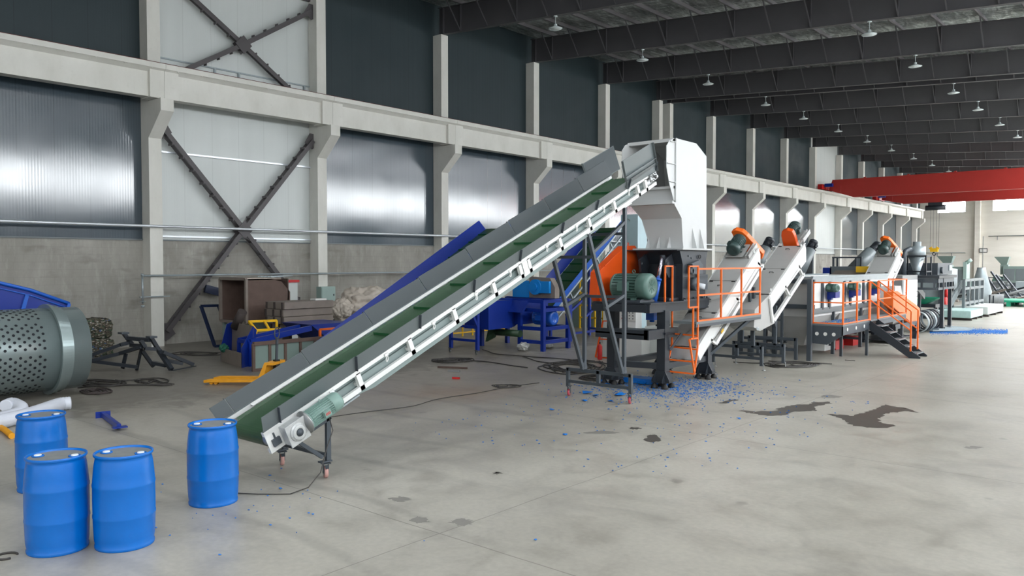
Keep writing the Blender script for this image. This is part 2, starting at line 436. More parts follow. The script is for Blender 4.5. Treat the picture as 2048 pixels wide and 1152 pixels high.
# end wall with its window band
ew = MB()
wins = [(-26.4, -23.1), (-20.0, -13.2), (-10.4, -3.8), (-1, 5.6)]
ew.box((XW - .4, Y1, 0), (XR + .4, Y1 + .3, 9.5)); ew.box((XW - .4, Y1, 11.3), (XR + .4, Y1 + .3, 15.6))
e = [XW - .4] + [v for p in wins for v in p] + [XR + .4]
for i in range(0, len(e), 2): ew.box((e[i], Y1, 9.5), (e[i + 1], Y1 + .3, 11.3))
st(ew.build('wall_end', 'end_wall_paint'))
MATS['daylight'] = None
def daylight(name, s, c=(.93, .97, 1)):
    m = bpy.data.materials.new(name); m.use_nodes = True; nt = m.node_tree; nt.nodes.clear()
    e_ = nt.nodes.new('ShaderNodeEmission'); e_.inputs[0].default_value = (*c, 1); e_.inputs[1].default_value = s
    o = nt.nodes.new('ShaderNodeOutputMaterial'); nt.links.new(e_.outputs[0], o.inputs[0]); MATS[name] = m
daylight('daylight', WIN_E); daylight('daylight_end', 22); daylight('daylight_low', WIN_LOW); daylight('daylight_back', WIN_BACK)
wn = 0
for a, b in wins:
    wn += 1
    p = st(MB().box((a, Y1 + .12, 9.5), (b, Y1 + .16, 11.3)).build('window_%d' % wn, 'daylight_end'))
    fr = MB()
    k = max(2, round((b - a) / 1.6))
    for i in range(k + 1):
        x = a + (b - a) * i / k; fr.box((x - .03, Y1 + .06, 9.5), (x + .03, Y1 + .115, 11.3))
    fr.box((a, Y1 + .06, 9.5), (b, Y1 + .115, 9.56)).box((a, Y1 + .06, 11.24), (b, Y1 + .115, 11.3))
    fr.build('window_frame', 'white_paint', p)
# pilasters on the end wall
for i, x in enumerate([-21.6, -12.0, -2.2, 7.0]):
    st(MB().box((x - .3, Y1 - .55, 0), (x + .3, Y1, 14.4)).build('trim_%d' % (i + 2), 'end_wall_paint'))

# opposite side: wall with high band of windows and low openings, behind the camera's right
rw = MB(); lows = []; highs = []
ys = [Y0, -14, -7, 0, 7, 14, 21, 28, 35, 42, 49, 56, 63, 70, 77, 84, 91, 98, 105, 112, Y1]
rw.box((XR, Y0, 0), (XR + .3, Y1, .9)); rw.box((XR, Y0, 4.2), (XR + .3, Y1, 8.1)); rw.box((XR, Y0, 10.9), (XR + .3, Y1, 13.4))
for i, (a, b) in enumerate(zip(ys[:-1], ys[1:])):
    rw.box((XR, a, .9), (XR + .3, a + .6, 4.2)); rw.box((XR, b - .6, .9), (XR + .3, b, 4.2))
    rw.box((XR, a, 8.1), (XR + .3, a + .6, 10.9)); rw.box((XR, b - .6, 8.1), (XR + .3, b, 10.9))
    lows.append((a + .6, b - .6)); highs.append((a + .6, b - .6))
st(rw.build('wall_right', 'panel_dark_upper'))
for z0, z1, lst, m in ((.9, 4.2, lows, 'daylight_low'), (8.1, 10.9, highs, 'daylight')):
    for a, b in lst:
        wn += 1
        p = st(MB().box((XR + .1, a, z0), (XR + .14, b, z1)).build('window_%d' % wn, m))
        fr = MB()
        for i in range(5):
            y = a + (b - a) * i / 4; fr.box((XR + .03, y - .03, z0), (XR + .09, y + .03, z1))
        fr.box((XR + .03, a, z0), (XR + .09, b, z0 + .06)).box((XR + .03, a, z1 - .06), (XR + .09, b, z1))
        fr.build('window_frame', 'white_paint', p)
# wall behind the camera with a tall loading door open to daylight
bw = MB()
bw.box((XW - .4, Y0 - .3, 0), (-20, Y0, 15.4)).box((-20, Y0 - .3, 6.5), (6, Y0, 15.4)).box((6, Y0 - .3, 0), (XR + .4, Y0, 15.4))
st(bw.build('wall_back', 'end_wall_paint'))
dm = MB().box((-20, Y0 - .2, 0), (6, Y0 - .15, 6.5)); d_ = st(dm.build('door_1', 'daylight_back'))
df = MB()
for x in (-20, -13.5, -7, -.5, 6): df.box((x - .08, Y0 - .14, 0), (x + .08, Y0 - .02, 6.5))
df.build('door_frame', 'dark_grey_paint', d_)

# glowing strips added under the roof, out of view, to brighten floor and end wall
daylight('roof_fill_light', ROOF_FILL); daylight('roof_fill_light_far', ROOF_FILL_FAR)
for i, (x0, x1, a, b) in enumerate([(x, x + 1.6, Y0 + 1, 19.5) for x in (-14.5, -9.0)] + [(x, x + 1.6, Y0 + 1, 25.0) for x in (-3.5, 2.0, 7.4)] + [(x, x + 1.6, 30.0, Y1 - 2) for x in (2.0, 4.7, 7.4)] + [(-3.0, -1.4, 48.0, Y1 - 2), (-6.0, -4.4, 68.0, Y1 - 2), (-9.5, -7.9, 88.0, Y1 - 2)]):
    wn += 1
    zz = min(roof_z(x0), roof_z(x1)) + .1
    p = st(MB().prism([(x0, a, roof_z(x0) + .18), (x1, a, roof_z(x1) + .18), (x1, a, roof_z(x1) + .2), (x0, a, roof_z(x0) + .2)], (0, b - a, 0)).build('window_%d' % wn, 'roof_fill_light' if a < 29 else 'roof_fill_light_far'))  # added light strip, numbered on with the windows

# ceiling: foil-faced blanket over purlins that run the length of the hall
cm = MB()
cm.slot(0).prism([(XW - .4, Y0, roof_z(XW - .4) + .22), (XR + .4, Y0, roof_z(XR + .4) + .22), (XR + .4, Y0, roof_z(XR + .4) + .4), (XW - .4, Y0, roof_z(XW - .4) + .4)], (0, Y1 - Y0, 0))
x = -26.8; PUR = []
while x < XR:
    PUR.append(x); cm.slot(1); z = roof_z(x)
    cm.box((x - .012, Y0, z), (x + .012, Y1, z + .24)); cm.box((x - .012, Y0, z), (x + .09, Y1, z + .015)); x += 1.75
mat('purlin_grey', (128, 125, 128), .5, var=.06)
st(cm.build('ceiling', ['roof_foil', 'purlin_grey']))

# ---------------------------------------------------------------- columns
def column(i, y, lab):
    m = MB(); yl = y - .46
    m.box((XW, yl, 0), (XC, y, 14.0))
    o = m
    # corbel carrying the runway beam
    m.prism([(XC, yl, 7.35), (-27.02, yl, 8.2), (-27.02, yl, 8.62), (XC, yl, 8.62)], (0, .46, 0))
    return tag(m.build('concrete_column', 'column_concrete'), lab, 'column', 'concrete columns along the side wall')
names = {}
vis = [y for y in COLY if y > 10]
for y in COLY:
    if y in vis:
        k = vis.index(y)
        lab = ['white concrete column left of the lower crossed brace', 'white concrete column right of the lower crossed brace, above the grey green wall box',
               'white concrete column with corbel, third from the left', 'white concrete column with corbel, fourth from the left',
               'white concrete column just left of the raised conveyor wing, fifth from the left', 'left one of the close pair of white columns above the white hopper',
               'right one of the close pair of white columns above the white hopper', 'white concrete column just right of the white hopper'][k] if k < 8 else \
            'white concrete column, %s to the right of the white hopper' % ORD[k - 7]
    else: lab = 'white concrete column on the side wall left of the view'
    column(0, y, lab)

# runway beam for the crane: flanged concrete beam per bay
def runway(a, b, lab):
    m = MB(); m.box((-28.0, a, 9.62), (-27.08, b, 9.8)); m.box((-27.75, a, 8.66), (-27.32, b, 9.64))
    m.prism([(-27.32, a, 9.5), (-27.12, a, 9.62), (-27.32, a, 9.62)], (0, b - a, 0))
    for c, d in ((a, a + .5), (b - .5, b)): m.box((-27.85, c, 8.63), (-27.2, d, 9.62))
    for k in range(8):
        yy = a + (b - a) * (k + .5) / 8; m.box((-27.14, yy - .02, 9.6), (-27.1, yy + .02, 9.625))
    o = m.build('runway_beam', 'column_concrete')
    tag(o, lab, 'crane beam', 'concrete crane runway beams')
    MB().box((-27.68, a, 9.8), (-27.55, b, 9.94)).build('rail', 'rail_rust', o)
mat('rail_rust', (92, 42, 36), .7, var=.2)
rb = [Y0 + .3] + [y - .23 for y in COLY if y not in (48.5,)] + []
for i, (a, b) in enumerate(zip(rb[:-1], rb[1:])):
    n = i - 3
    lab = ('pale concrete crane runway beam, bay %s' % (['at the left picture edge', 'over the lower crossed brace', 'right of the crossed brace', 'between the third and fourth columns', 'between the fourth and fifth columns', 'ending behind the raised conveyor wing', 'hidden mostly behind the white hopper', 'just right of the white hopper'][n] if 0 <= n < 8 else
            ('%s right of the hopper' % ORD[n - 7] if n >= 8 else 'left of the view')))
    runway(a + .005, b - .005, lab)

# ---------------------------------------------------------------- steel roof beams
BEAMY = [y - .23 for y in COLY]
LAMPS1 = []; 
def roof_beam(y, lab):
    r = thing('roof_beam', lab, 'roof beam', (XC, y, 14.0), 'steel roof beams')
    m = MB(); xa, xb = -28.3, XR
    m.prism([(xa, y - .006, bot_z(xa)), (xb, y - .006, bot_z(xb)), (xb, y - .006, roof_z(xb)), (xa, y - .006, roof_z(xa))], (0, .012, 0))
    for zf in (bot_z, roof_z):
        m.prism([(xa, y - .12, zf(xa)), (xb, y - .12, zf(xb)), (xb, y - .12, zf(xb) + (.02 if zf is bot_z else -.02)), (xa, y - .12, zf(xa) + (.02 if zf is bot_z else -.02))], (0, .24, 0))
    m.build('web', 'beam_grey', r)
    m = MB()
    for x in PUR[0::2]: m.box((x - .008, y - .11, bot_z(x) + .02), (x + .008, y - .006, roof_z(x) - .02))
    m.box((XC - .02, y - .12, bot_z(XC) + .02), (XC, y - .006, roof_z(XC) - .02))
    m.build('stiffener', 'beam_grey', r)
    m = MB()
    for x in PUR:
        m.bar((x, y - .1, bot_z(x) + .05), (x, y - 1.05, roof_z(x) + .03), .05, .05)
    m.build('fly_brace', 'beam_grey', r)
for i, y in enumerate(BEAMY):
    if y > 20:
        k = [q for q in BEAMY if q > 20].index(y)
        lab = 'dark grey steel roof beam, %s from the front' % ORD[k]
    else: lab = 'dark grey steel roof beam above the camera, out of view'
    roof_beam(y, lab)

# pendant lamps under the beams
def lamp(x, y):
    z = bot_z(x); r = thing('pendant_lamp', 'x', 'lamp', (x, y, z - .5), 'white pendant lamps under the roof beams')
    MB().tube([(x, y, z), (x, y, z - .34)], .012, 6).lathe([(.0, .0), (.09, 0), (.09, .03), (0.02, .03)], (x, y, z - .03), n=10).build('cord', 'lamp_white', r)
    MB().lathe([(.04, .19), (.07, .17), (.07, .1), (.12, .07), (.30, .0), (.3, -.02)], (x, y, z - .53), n=20, caps=False).build('shade', 'lamp_white', r)
    MB().lathe([(.0, .0), (.28, 0), (.28, .012), (0, .012)], (x, y, z - .545), n=20, caps=False).build('disc', 'lamp_white', r)
    return r
base = lamp(0, 0); k1 = k2 = 0
lys = [y for y in BEAMY if y > 20 and abs(y - 48.27) > .1]
for i, y in enumerate(lys):
    for row, x in ((0, -21.18), (1, -10.42)):
        if row == 1 and y < 30: continue
        if i == 0 or (row == 1 and i == 1) or True:
            c = copy_tree(base)
        c.location = (x, y, bot_z(x) - .5)
        if row == 0:
            c['label'] = 'white pendant lamp, %s from the front in the row nearer the wall' % ORD[k1]; k1 += 1
        else:
            c['label'] = 'white pendant lamp, %s from the front in the right hand row' % ORD[k2]; k2 += 1
for ch in list(base.children): bpy.data.objects.remove(ch)
bpy.data.objects.remove(base)

# ---------------------------------------------------------------- wind braces in the white bay
def lattice(mb, p0, p1, wd, x, step=.55):
    p0 = V(p0); p1 = V(p1); d = (p1 - p0).normalized(); n = V((1, 0, 0)).cross(d)
    mb.bar(p0, p1, .13, .03, up=n) if False else None
    L = (p1 - p0).length
    for s_ in (-1, 1): mb.bar(p0 + V((s_ * wd / 2, 0, 0)), p1 + V((s_ * wd / 2, 0, 0)), .05, .17, up=n)
    k = int(L / step)
    for i in range(1, k):
        q = p0 + d * (L * i / k); mb.bar(q - V((wd / 2, 0, 0)), q + V((wd / 2, 0, 0)), .05, .07, up=n)
        mb.cbox(q + n * .11, (wd + .06, .04, .08))
def brace(pts, cen, lab, wd, name='cross_brace'):
    r = thing(name, lab, 'brace', (XW + .3, cen[0], cen[1]))
    for p in pts:
        m = MB(); lattice(m, (XW + .32, cen[0], cen[1]), (XW + .32, p[0], p[1]), wd, 0); m.build('arm', 'brace_grey', r)
    for s_ in (-1, 1): MB().cbox((XW + .32 + s_ * (wd / 2 + .04), cen[0], cen[1]), (.02, .5, .5), Matrix.Rotation(radians(45), 3, 'X')).build('centre_plate', 'brace_grey', r)
    for p in pts:
        s_ = 1 if p[0] > cen[0] else -1
        m = MB(); m.prism([(XW + .33, p[0] - s_ * .35, p[1] - .1), (XW + .33, p[0] + s_ * .0, p[1] - .35), (XW + .33, p[0] + s_ * .08, p[1] - .3), (XW + .33, p[0] + s_ * .08, p[1] + .3), (XW + .33, p[0] - s_ * .1, p[1] + .3)], (.02, 0, 0)); m.build('gusset_plate', 'brace_grey', r)
brace([(13.72, 7.75), (20.08, 8.05), (13.75, .5), (20.05, .5)], (16.85, 4.25), 'dark grey lattice cross brace on the white lower bay and masonry', .26)
brace([(13.75, 13.4), (20.1, 13.4), (13.75, 9.5), (19.95, 9.4)], (16.93, 11.38), 'dark grey cross brace on the white upper bay above the runway beam', .12)
m = MB(); m.bar((XW + .1, 13.6, 13.95), (XW + .1, 20.19, 13.95), .12, .16); tag(m.build('steel_strut', 'brace_grey'), 'dark grey horizontal strut at the top of the upper white bay', 'strut')
# small rail above the runway beam in the white bay
m = MB()
for z in (10.0, 10.33): m.box((XW - .02, 13.6, z), (XW + .06, 20.19, z + .05))
for y in (13.75, 15.9, 16.9, 19.9): m.box((XW - .02, y, 10.0), (XW + .07, y + .07, 10.33))
tag(m.build('girt_rail', 'galv'), 'thin galvanised double rail low in the upper white bay', 'rail')
m = MB()
for z in (6.98, 3.93): m.box((XW - .02, 13.58, z - .03), (XW + .08, 20.19, z + .03))
tag(m.build('girt_rail', 'pipe_bright'), 'thin bright girt lines across the lower white bay', 'rail')
# pipes along the wall
def pipe(pts, r, lab, m='pipe_bright'): return tag(MB().tube(pts, r, 8).build('wall_pipe', m), lab, 'pipe')
XP = XC + .09
pipe([(XP, Y0 + .3, 4.24), (XP, 13.6, 4.26), (XP, 48, 4.3), (XP, Y1 - .6, 4.4)], .05, 'long bright conduit along the wall above the masonry')
pm = MB().tube([(XP, 12.78, 2.52), (XP, 30, 2.52), (XP, 44, 2.52)], .035, 8).tube([(XP, 12.78, 2.55), (XP, 12.78, 1.55)], .035, 8)
pm.cyl((XP, 12.78, 1.5), (XP, 12.78, 1.42), .06, 10).torus((XP, 12.78, 1.62), (0, 0, 1), .09, .012)
pm.cyl((XP, 12.78, 2.6), (XP, 12.78, 2.5), .05, 10)
tag(pm.build('wall_pipe', 'galv'), 'thin galvanised pipe with down drop and tap at the left column', 'pipe')
m = MB().box((XC + .01, 12.7, 1.76), (XC + .1, 13.75, 1.8)); tag(m.build('pipe_bracket', 'galv'), 'small steel bracket shelf beside the pipe drop at the left column', 'bracket')
# ================================================================ shared machine parts
def motor(parent, c, ax, r, L, m='motor_green', up=(0, 0, 1), box_side=1, feet=True, eye=True, label=None, cap_side=1):
    """electric motor: finned body, fan cowl, terminal box; c = centre of the body, ax points to the fan end"""
    ax = V(ax).normalized(); up = V(up); up = (up - ax * up.dot(ax)).normalized(); sd = ax.cross(up); c = V(c)
    b = MB(); b.lathe([(r * .55, -L / 2 - r * .12), (r * .6, -L / 2), (r * .96, -L / 2), (r * .96, -L / 2 + r * .14), (r * .86, -L / 2 + r * .14), (r * .86, L * .2), (r * .9, L * .2)], c, ax, 24)
    b.cyl(c - ax * (L / 2 + r * .5), c - ax * (L / 2), r * .16, 10)
    n = 26
    for k in range(n):
        a = 2 * pi * k / n; d = up * cos(a) + sd * sin(a)
        b.bar(c + d * r * .9 - ax * (L / 2 - r * .2), c + d * r * .9 + ax * L * .2, r * .05, r * .16, up=d)
    if feet:
        for s_ in (-1, 1):
            for e in (-.3, .12): b.cbox(c - up * r * .98 + sd * s_ * r * .62 + ax * L * e, (r * .4,) * 3 if False else (r * .34, r * .34, r * .22))
    if eye: b.torus(c + up * r * 1.12, sd, r * .12, r * .035, 12, 6)
    o = b.build('motor', m, parent)
    if label: o['label'] = label
    f = MB(); f.lathe([(r * .93, L * .2), (r * 1.0, L * .22), (r * 1.0, L * .44), (r * .9, L * .5), (r * .55, L * .52), (r * .5, L * .505), (0, L * .505)], c, ax, 28, caps=False)
    for k in range(8):
        a = 2 * pi * k / 8; d = up * cos(a) + sd * sin(a); f.bar(c + d * r * .1 + ax * L * .51, c + d * r * .5 + ax * L * .51, r * .03, r * .03)
    f.build('fan_cowl', m, o)
    t = MB(); q = c + sd * box_side * r * 1.12 - ax * L * .08
    t.bar(q - ax * r * .4, q + ax * r * .4, r * .42, r * .6, up=up); t.bar(q - ax * r * .42, q + ax * r * .42, r * .1, r * .7, up=up)
    t.build('terminal_box', m, o)
    return o

def caster(parent, x, y, r=.085, m='wheel_pink', top=None, rot=65):
    """swivel caster; the wheel is turned about the vertical by rot degrees"""
    top = top or r * 2.5; q = radians(rot); ca, sa = cos(q), sin(q)
    W = lambda a, b, z: (x + a * ca - b * sa, y + a * sa + b * ca, z)
    b = MB(); b.prism([W(-r * .75, -r * .6, top), W(r * .75, -r * .6, top), W(r * .75, r * .6, top), W(-r * .75, r * .6, top)], (0, 0, -.012))
    for s_ in (-1, 1):
        b.prism([W(s_ * r * .38, -r * .5, top - .012), W(s_ * r * .38, r * .5, top - .012), W(s_ * r * .38, r * .45, r), W(s_ * r * .38, r * .2, r * .75), W(s_ * r * .38, -r * .1, r * .75)], V(W(s_ * .006, 0, 0)) - V(W(0, 0, 0)))
    b.cyl(W(-r * .5, r * .15, r), W(r * .5, r * .15, r), r * .1, 8)
    b.bar(W(0, -r * .5, top - .03), W(0, -r * 1.1, top - .06), r * .5, .012)
    o = b.build('caster', 'dark_grey_paint', parent)
    w_ = MB(); w_.lathe([(r * .9, -r * .3), (r, -r * .2), (r, r * .2), (r * .9, r * .3)], W(0, r * .15, r), (ca, sa, 0), 22); wo = w_.build('wheel', m, o)
    MB().lathe([(r * .25, -r * .31), (r * .62, -r * .31), (r * .62, r * .31), (r * .25, r * .31)], W(0, r * .15, r), (ca, sa, 0), 18).build('hub', 'steel', wo)
    return o

def rails(m, pts, r):
    for a, b in pts: m.bar(a, b, r)
    return m

# ================================================================ MAIN INCLINED BELT CONVEYOR
CO = V((0, 5.858, .487)); CU = V((0, cos(radians(23.4)), sin(radians(23.4)))); CN = V((0, -sin(radians(23.4)), cos(radians(23.4))))
def cp(u, n, x): q = CO + CU * u + CN * n; return V((x, q.y, q.z))
def cu(px, py, x=-9.15): q = qx(px, py, x) - CO; q.x = 0; return q.dot(CU)
XN, XF, CL = -9.15, -10.27, 10.66
conv = thing('belt_conveyor', 'long white framed inclined belt conveyor with grey side boards leading up to the white hopper', 'conveyor', (-9.7, 10.5, 0))
NUP = tuple(CN)
for side, X0, sg in (('near', XN, 1), ('far', XF, -1)):
    m = MB(); xi = X0 - sg * .03
    m.bar(cp(0, .035, xi), cp(CL, .035, xi), .06, .07, up=NUP); m.bar(cp(0, .285, xi), cp(CL - .1, .285, xi), .06, .06, up=NUP)
    m.prism([cp(0, 0, X0), cp(.6, 0, X0), cp(.6, .32, X0), (cp(0, .32, X0))], (-sg * .01, 0, 0))
    o = m.build('side_frame', 'white_paint', conv)
    for px, py in ((726, 775), (828, 705), (917, 648), (996, 597), (1049, 563), (1066, 552), (1129, 512), (1187, 474), (1237, 440), (1284, 408), (1299, 398)):
        u = cu(px, py); p = MB(); p.bar(cp(u, .0, xi), cp(u, .27, xi), .06, .08, up=tuple(CU)); p.build('post', 'white_paint', o)
    if side == 'near':
        u = cu(1057, 558); MB().prism([cp(u - .07, .04, X0 + .004), cp(u + .07, .04, X0 + .004), cp(u + .07, .27, X0 + .004), cp(u - .07, .27, X0 + .004)], (.008, 0, 0)).build('joint_plate', 'white_paint', o)
    # idler brackets: ring plates with the roller end
    k = MB()
    for px, py in ((665, 790), (774, 717), (868, 652), (953, 594), (1021, 548), (1094, 498), (1153.5, 457), (1208, 420), (1258, 386)):
        u = cu(px, py); c = cp(u, .2, X0 + sg * .0)
        k.bar(c + CN * .05 , c + CN * .09, .05, .07, up=tuple(CU)); 
        pts = [c + CU * .022 * cos(a) + V((0, 0, 1)) * .038 * sin(a) for a in [2 * pi * i / 10 for i in range(11)]]
        k.tube(pts, .009, 6)
    k.build('idler_bracket', 'white_paint', o)
    # side boards, each flared outwards with a dark end flange
    seams = [(0, 0)] + [(cu(px, py), 0) for px, py in ((555, 835), (707, 728), (835, 646), (943, 575), (1036, 515), (1119, 455), (1189, 412), (1253, 370), (1314, 330))]
    us = [0.0] + [s_[0] for s_ in seams[1:]]
    fl_ = .11
    for a, b in zip(us[:-1], us[1:]):
        bb = MB(); b = min(b, CL); hgt = (.25 - .006 * a) if sg > 0 else (.2 + .014 * a)
        bb.prism([cp(a + .004, .32, X0), cp(b, .32, X0), cp(b, .32 + hgt, X0 + sg * fl_), cp(a + .004, .32 + hgt, X0 + sg * fl_)], (-sg * .004, 0, .0))
        bb.prism([cp(a + .004, .32, X0 - sg * .05), cp(b, .32, X0 - sg * .05), cp(b, .32, X0 + sg * .0), cp(a + .004, .32, X0)], tuple(CN * .004))
        bo = bb.build('side_board', 'board_grey', conv)
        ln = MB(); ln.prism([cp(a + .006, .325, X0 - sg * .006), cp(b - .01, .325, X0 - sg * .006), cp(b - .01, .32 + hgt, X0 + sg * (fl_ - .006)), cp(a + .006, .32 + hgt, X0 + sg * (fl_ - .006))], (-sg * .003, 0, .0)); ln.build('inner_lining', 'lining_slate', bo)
        ff = MB(); ff.prism([cp(b - .006, .32, X0 + sg * .0), cp(b - .006, .32 + hgt, X0 + sg * fl_), cp(b - .006, .32 + hgt, X0 + sg * (fl_ + .05)), cp(b - .006, .32, X0 + sg * .05)], tuple(CU * .006))
        ff.build('end_flange', 'dark_grey_paint', bo)
    # inner skirt closing the frame behind the posts
    sk = MB(); sk.prism([cp(.75, -.02, X0 - sg * .10), cp(CL - .35, -.02, X0 - sg * .10), cp(CL - .35, .25, X0 - sg * .15), cp(.75, .25, X0 - sg * .15)], (-sg * .004, 0, 0)); sk.build('skirt_plate', 'pan_grey', conv)
    # inner lip
    il = MB(); il.prism([cp(.5, .305, X0 - sg * .13), cp(CL - .3, .305, X0 - sg * .13), cp(CL - .3, .32, X0 - sg * .02), cp(.5, .32, X0 - sg * .02)], tuple(-CN * .01))
    il.build('inner_lip', 'white_paint', conv)
    # tall wing boards at the head
    wg = MB(); e = fl_
    b0, b1, t0_, t1_, wt = (9.4, 10.7, 9.16, 10.46, 1.0) if sg > 0 else (9.82, 11.1, 9.98, 11.3, .82)
    xt = X0 + sg * (e + .1); xb_ = X0 + sg * .03; lp = lambda f: (b0 + (t0_ - b0) * f, b1 + (t1_ - b1) * f, .33 + (wt - .33) * f, xb_ + (xt - xb_) * f)
    wg.prism([cp(b0, .33, xb_), cp(b1, .3, xb_), cp(t1_, wt, xt), cp(t0_, wt, xt)], (-sg * .006, 0, 0))
    m0, m1, mn_, mx_ = lp(.42); wg.prism([cp(m0, mn_, mx_), cp(m1, mn_, mx_), cp(m1, mn_, mx_ + sg * .05), cp(m0, mn_, mx_ + sg * .05)], tuple(CN * .008))
    wg.prism([cp(b0, .33, xb_), cp(t0_, wt, xt), cp(t0_, wt, xt + sg * .05), cp(b0, .33, xb_ + sg * .05)], tuple(-CU * .006))
    wg.prism([cp(b1, .3, xb_), cp(t1_, wt, xt), cp(t1_, wt, xt + sg * .05), cp(b1, .3, xb_ + sg * .05)], tuple(CU * .006))
    wo_ = wg.build('wing_board', 'board_grey', conv)
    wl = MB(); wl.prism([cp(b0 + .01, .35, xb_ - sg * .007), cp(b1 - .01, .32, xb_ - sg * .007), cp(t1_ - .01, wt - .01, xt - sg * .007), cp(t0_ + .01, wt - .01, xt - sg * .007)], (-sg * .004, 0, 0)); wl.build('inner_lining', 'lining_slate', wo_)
    # head bearing block
    hb = MB(); c = cp(CL - .12, .22, X0 + sg * .03)
    hb.bar(c - CU * .16, c + CU * .12, .03, .16, up=NUP)
    for i in (-1, 0, 1):
        for j in (-1, 1): q = c + CU * (.09 * i - .03) + CN * j * .055; hb.cyl(q, q + V((sg * .04, 0, 0)), .014, 8)
    hb.cyl(c + CU * .02 + V((0, 0, 0)), c + CU * .02 + V((sg * .09, 0, 0)), .03, 12)
    hb.build('head_bearing', 'steel', conv)
# cross members
m = MB()
for u in [cu(px, py) for px, py in ((726, 775), (828, 705), (917, 648), (996, 597), (1129, 512), (1187, 474), (1237, 440), (1284, 408))]:
    m.bar(cp(u - .02, .1, XN - .05), cp(u - .02, .1, XF + .05), .05, .05, up=NUP)
m.build('cross_member', 'white_paint', conv)
# belt (carrying run, tail wrap, return run)
m = MB(); xa, xb = XF + .17, XN - .17; R_ = .115
prof = [(CL - .15, .25), (.14, .25)] + [(.14 - R_ * sin(a), .25 - R_ + R_ * cos(a)) for a in [pi * i / 10 for i in range(1, 11)]] + [(CL - .15, .02)]
pp = prof + [(CL - .15, .03), (.14, .03)] + [(.14 - (R_ - .008) * sin(a), .25 - R_ + (R_ - .008) * cos(a)) for a in [pi * i / 10 for i in range(9, 0, -1)]] + [(.14, .242), (CL - .15, .242)]
n_ = len(pp)
for i in range(len(prof) - 1):
    a, b = prof[i], prof[i + 1]
    m.raw([cp(a[0], a[1], xa), cp(b[0], b[1], xa), cp(b[0], b[1], xb), cp(a[0], a[1], xb)], [(0, 1, 2, 3)], True)
for s_, xx in ((-1, xa), (1, xb)):   # upturned corrugated edge of the belt
    m.prism([cp(.2, .252, xx), cp(CL - .2, .252, xx), cp(CL - .2, .285, xx + s_ * .03), cp(.2, .285, xx + s_ * .03)], (s_ * .006, 0, 0))
bo = m.build('belt', 'belt_green', conv, fix=False)
u = .9
while u < CL - .4:
    MB().prism([cp(u, .252, xa + .03), cp(u + .03, .252, xa + .03), cp(u + .012, .288, xa + .03)], (xb - xa - .06, 0, 0)).build('cleat', 'cleat_green', bo); u += .95
for u, nm in ((.14, 'tail_drum'), (CL - .2, 'head_drum')):
    MB().cyl(cp(u, .25 - R_, XF + .05), cp(u, .25 - R_, XN - .05), R_ - .012, 20).build(nm, 'steel', conv)
# tray under the return run
m = MB()
m.prism([cp(1.3, .0, XF + .06), cp(1.9, -.1, XF + .06), cp(8.3, -.1, XF + .06), cp(8.9, .0, XF + .06)], (.004, 0, 0))
m.prism([cp(1.3, .0, XN - .07), cp(1.9, -.1, XN - .07), cp(8.3, -.1, XN - .07), cp(8.9, .0, XN - .07)], (.004, 0, 0))
m.raw([cp(1.3, .0, XF + .06), cp(1.9, -.1, XF + .06), cp(8.3, -.1, XF + .06), cp(8.9, 0, XF + .06), cp(8.9, 0, XN - .07), cp(8.3, -.1, XN - .07), cp(1.9, -.1, XN - .07), cp(1.3, .0, XN - .07)],
      [(0, 1, 6, 7), (1, 2, 5, 6), (2, 3, 4, 5)])
m.bar(cp(1.3, .012, -9.7), cp(8.9, .012, -9.7), .98, .004, up=NUP)
m.build('return_tray', 'pan_grey', conv)
# inner bed plate seen through the frame
m = MB(); m.bar(cp(.7, .16, -9.7), cp(CL - .5, .16, -9.7), .92, .006, up=NUP); m.build('bed_plate', 'pan_grey', conv)
# gearbox and motor
gb = MB(); c = cp(.36, .14, XN + .09)
for s_ in (0,):
    gb.bar(c - CU * .14, c + CU * .14, .17, .27, up=NUP)
    gb.bar(c - CU * .16 + V((.09, 0, 0)), c + CU * .16 + V((.09, 0, 0)), .02, .31, up=NUP)
gb.lathe([(.125, 0), (.125, .02), (.1, .03), (.1, .045), (.055, .05), (.055, .03)], c + V((.095, 0, 0)), (1, 0, 0), 24)
for i in range(8):
    a = 2 * pi * i / 8; q = c + V((.115, 0, 0)) + CU * .112 * cos(a) + CN * .112 * sin(a); gb.cyl(q, q + V((.012, 0, 0)), .009, 6)
gbo = gb.build('gearbox', 'cast_alu', conv, bevel=.008)
MB().lathe([(.05, 0), (.05, .012), (.028, .014), (.028, .03), (0, .03)], c + V((.14, 0, 0)), (1, 0, 0), 20).build('shaft_seal', 'dark_grey_paint', gbo)
ab = MB(); q = cp(.12, .12, XN + .01); ab.bar(q - CU * .06, q + CU * .06, .05, .1, up=NUP); ab.bar(q + CN * .02, q + CN * .13, .02, .02); ab.build('belt_tensioner', 'dark_grey_paint', conv)
mc = cp(.85, .17, XN + .13)
MB().lathe([(.06, -.04), (.165, 0), (.165, .02), (.15, .03), (.12, .05)], cp(.53, .17, XN + .13), CU, 28).build('motor_flange', 'steel', conv)
mo = motor(conv, mc, CU, .135, .56, 'motor_pale', up=tuple(CN), box_side=1, feet=False)
lb = MB(); q = mc + CU.cross(CN) * 0 + V((.176, 0, 0)) - CU * .045
lb.bar(q - CU * .045, q + CU * .045, .004, .07, up=NUP); lo_ = lb.build('rating_plate', 'label_white', mo)
lb = MB()
for i in range(4): qq = q + V((.004, 0, 0)) + CU * (-.03 + .02 * i); lb.bar(qq - CN * .018, qq + CN * .018, .003, .011, up=tuple(CU))
lb.build('red_print', 'label_red', lo_)
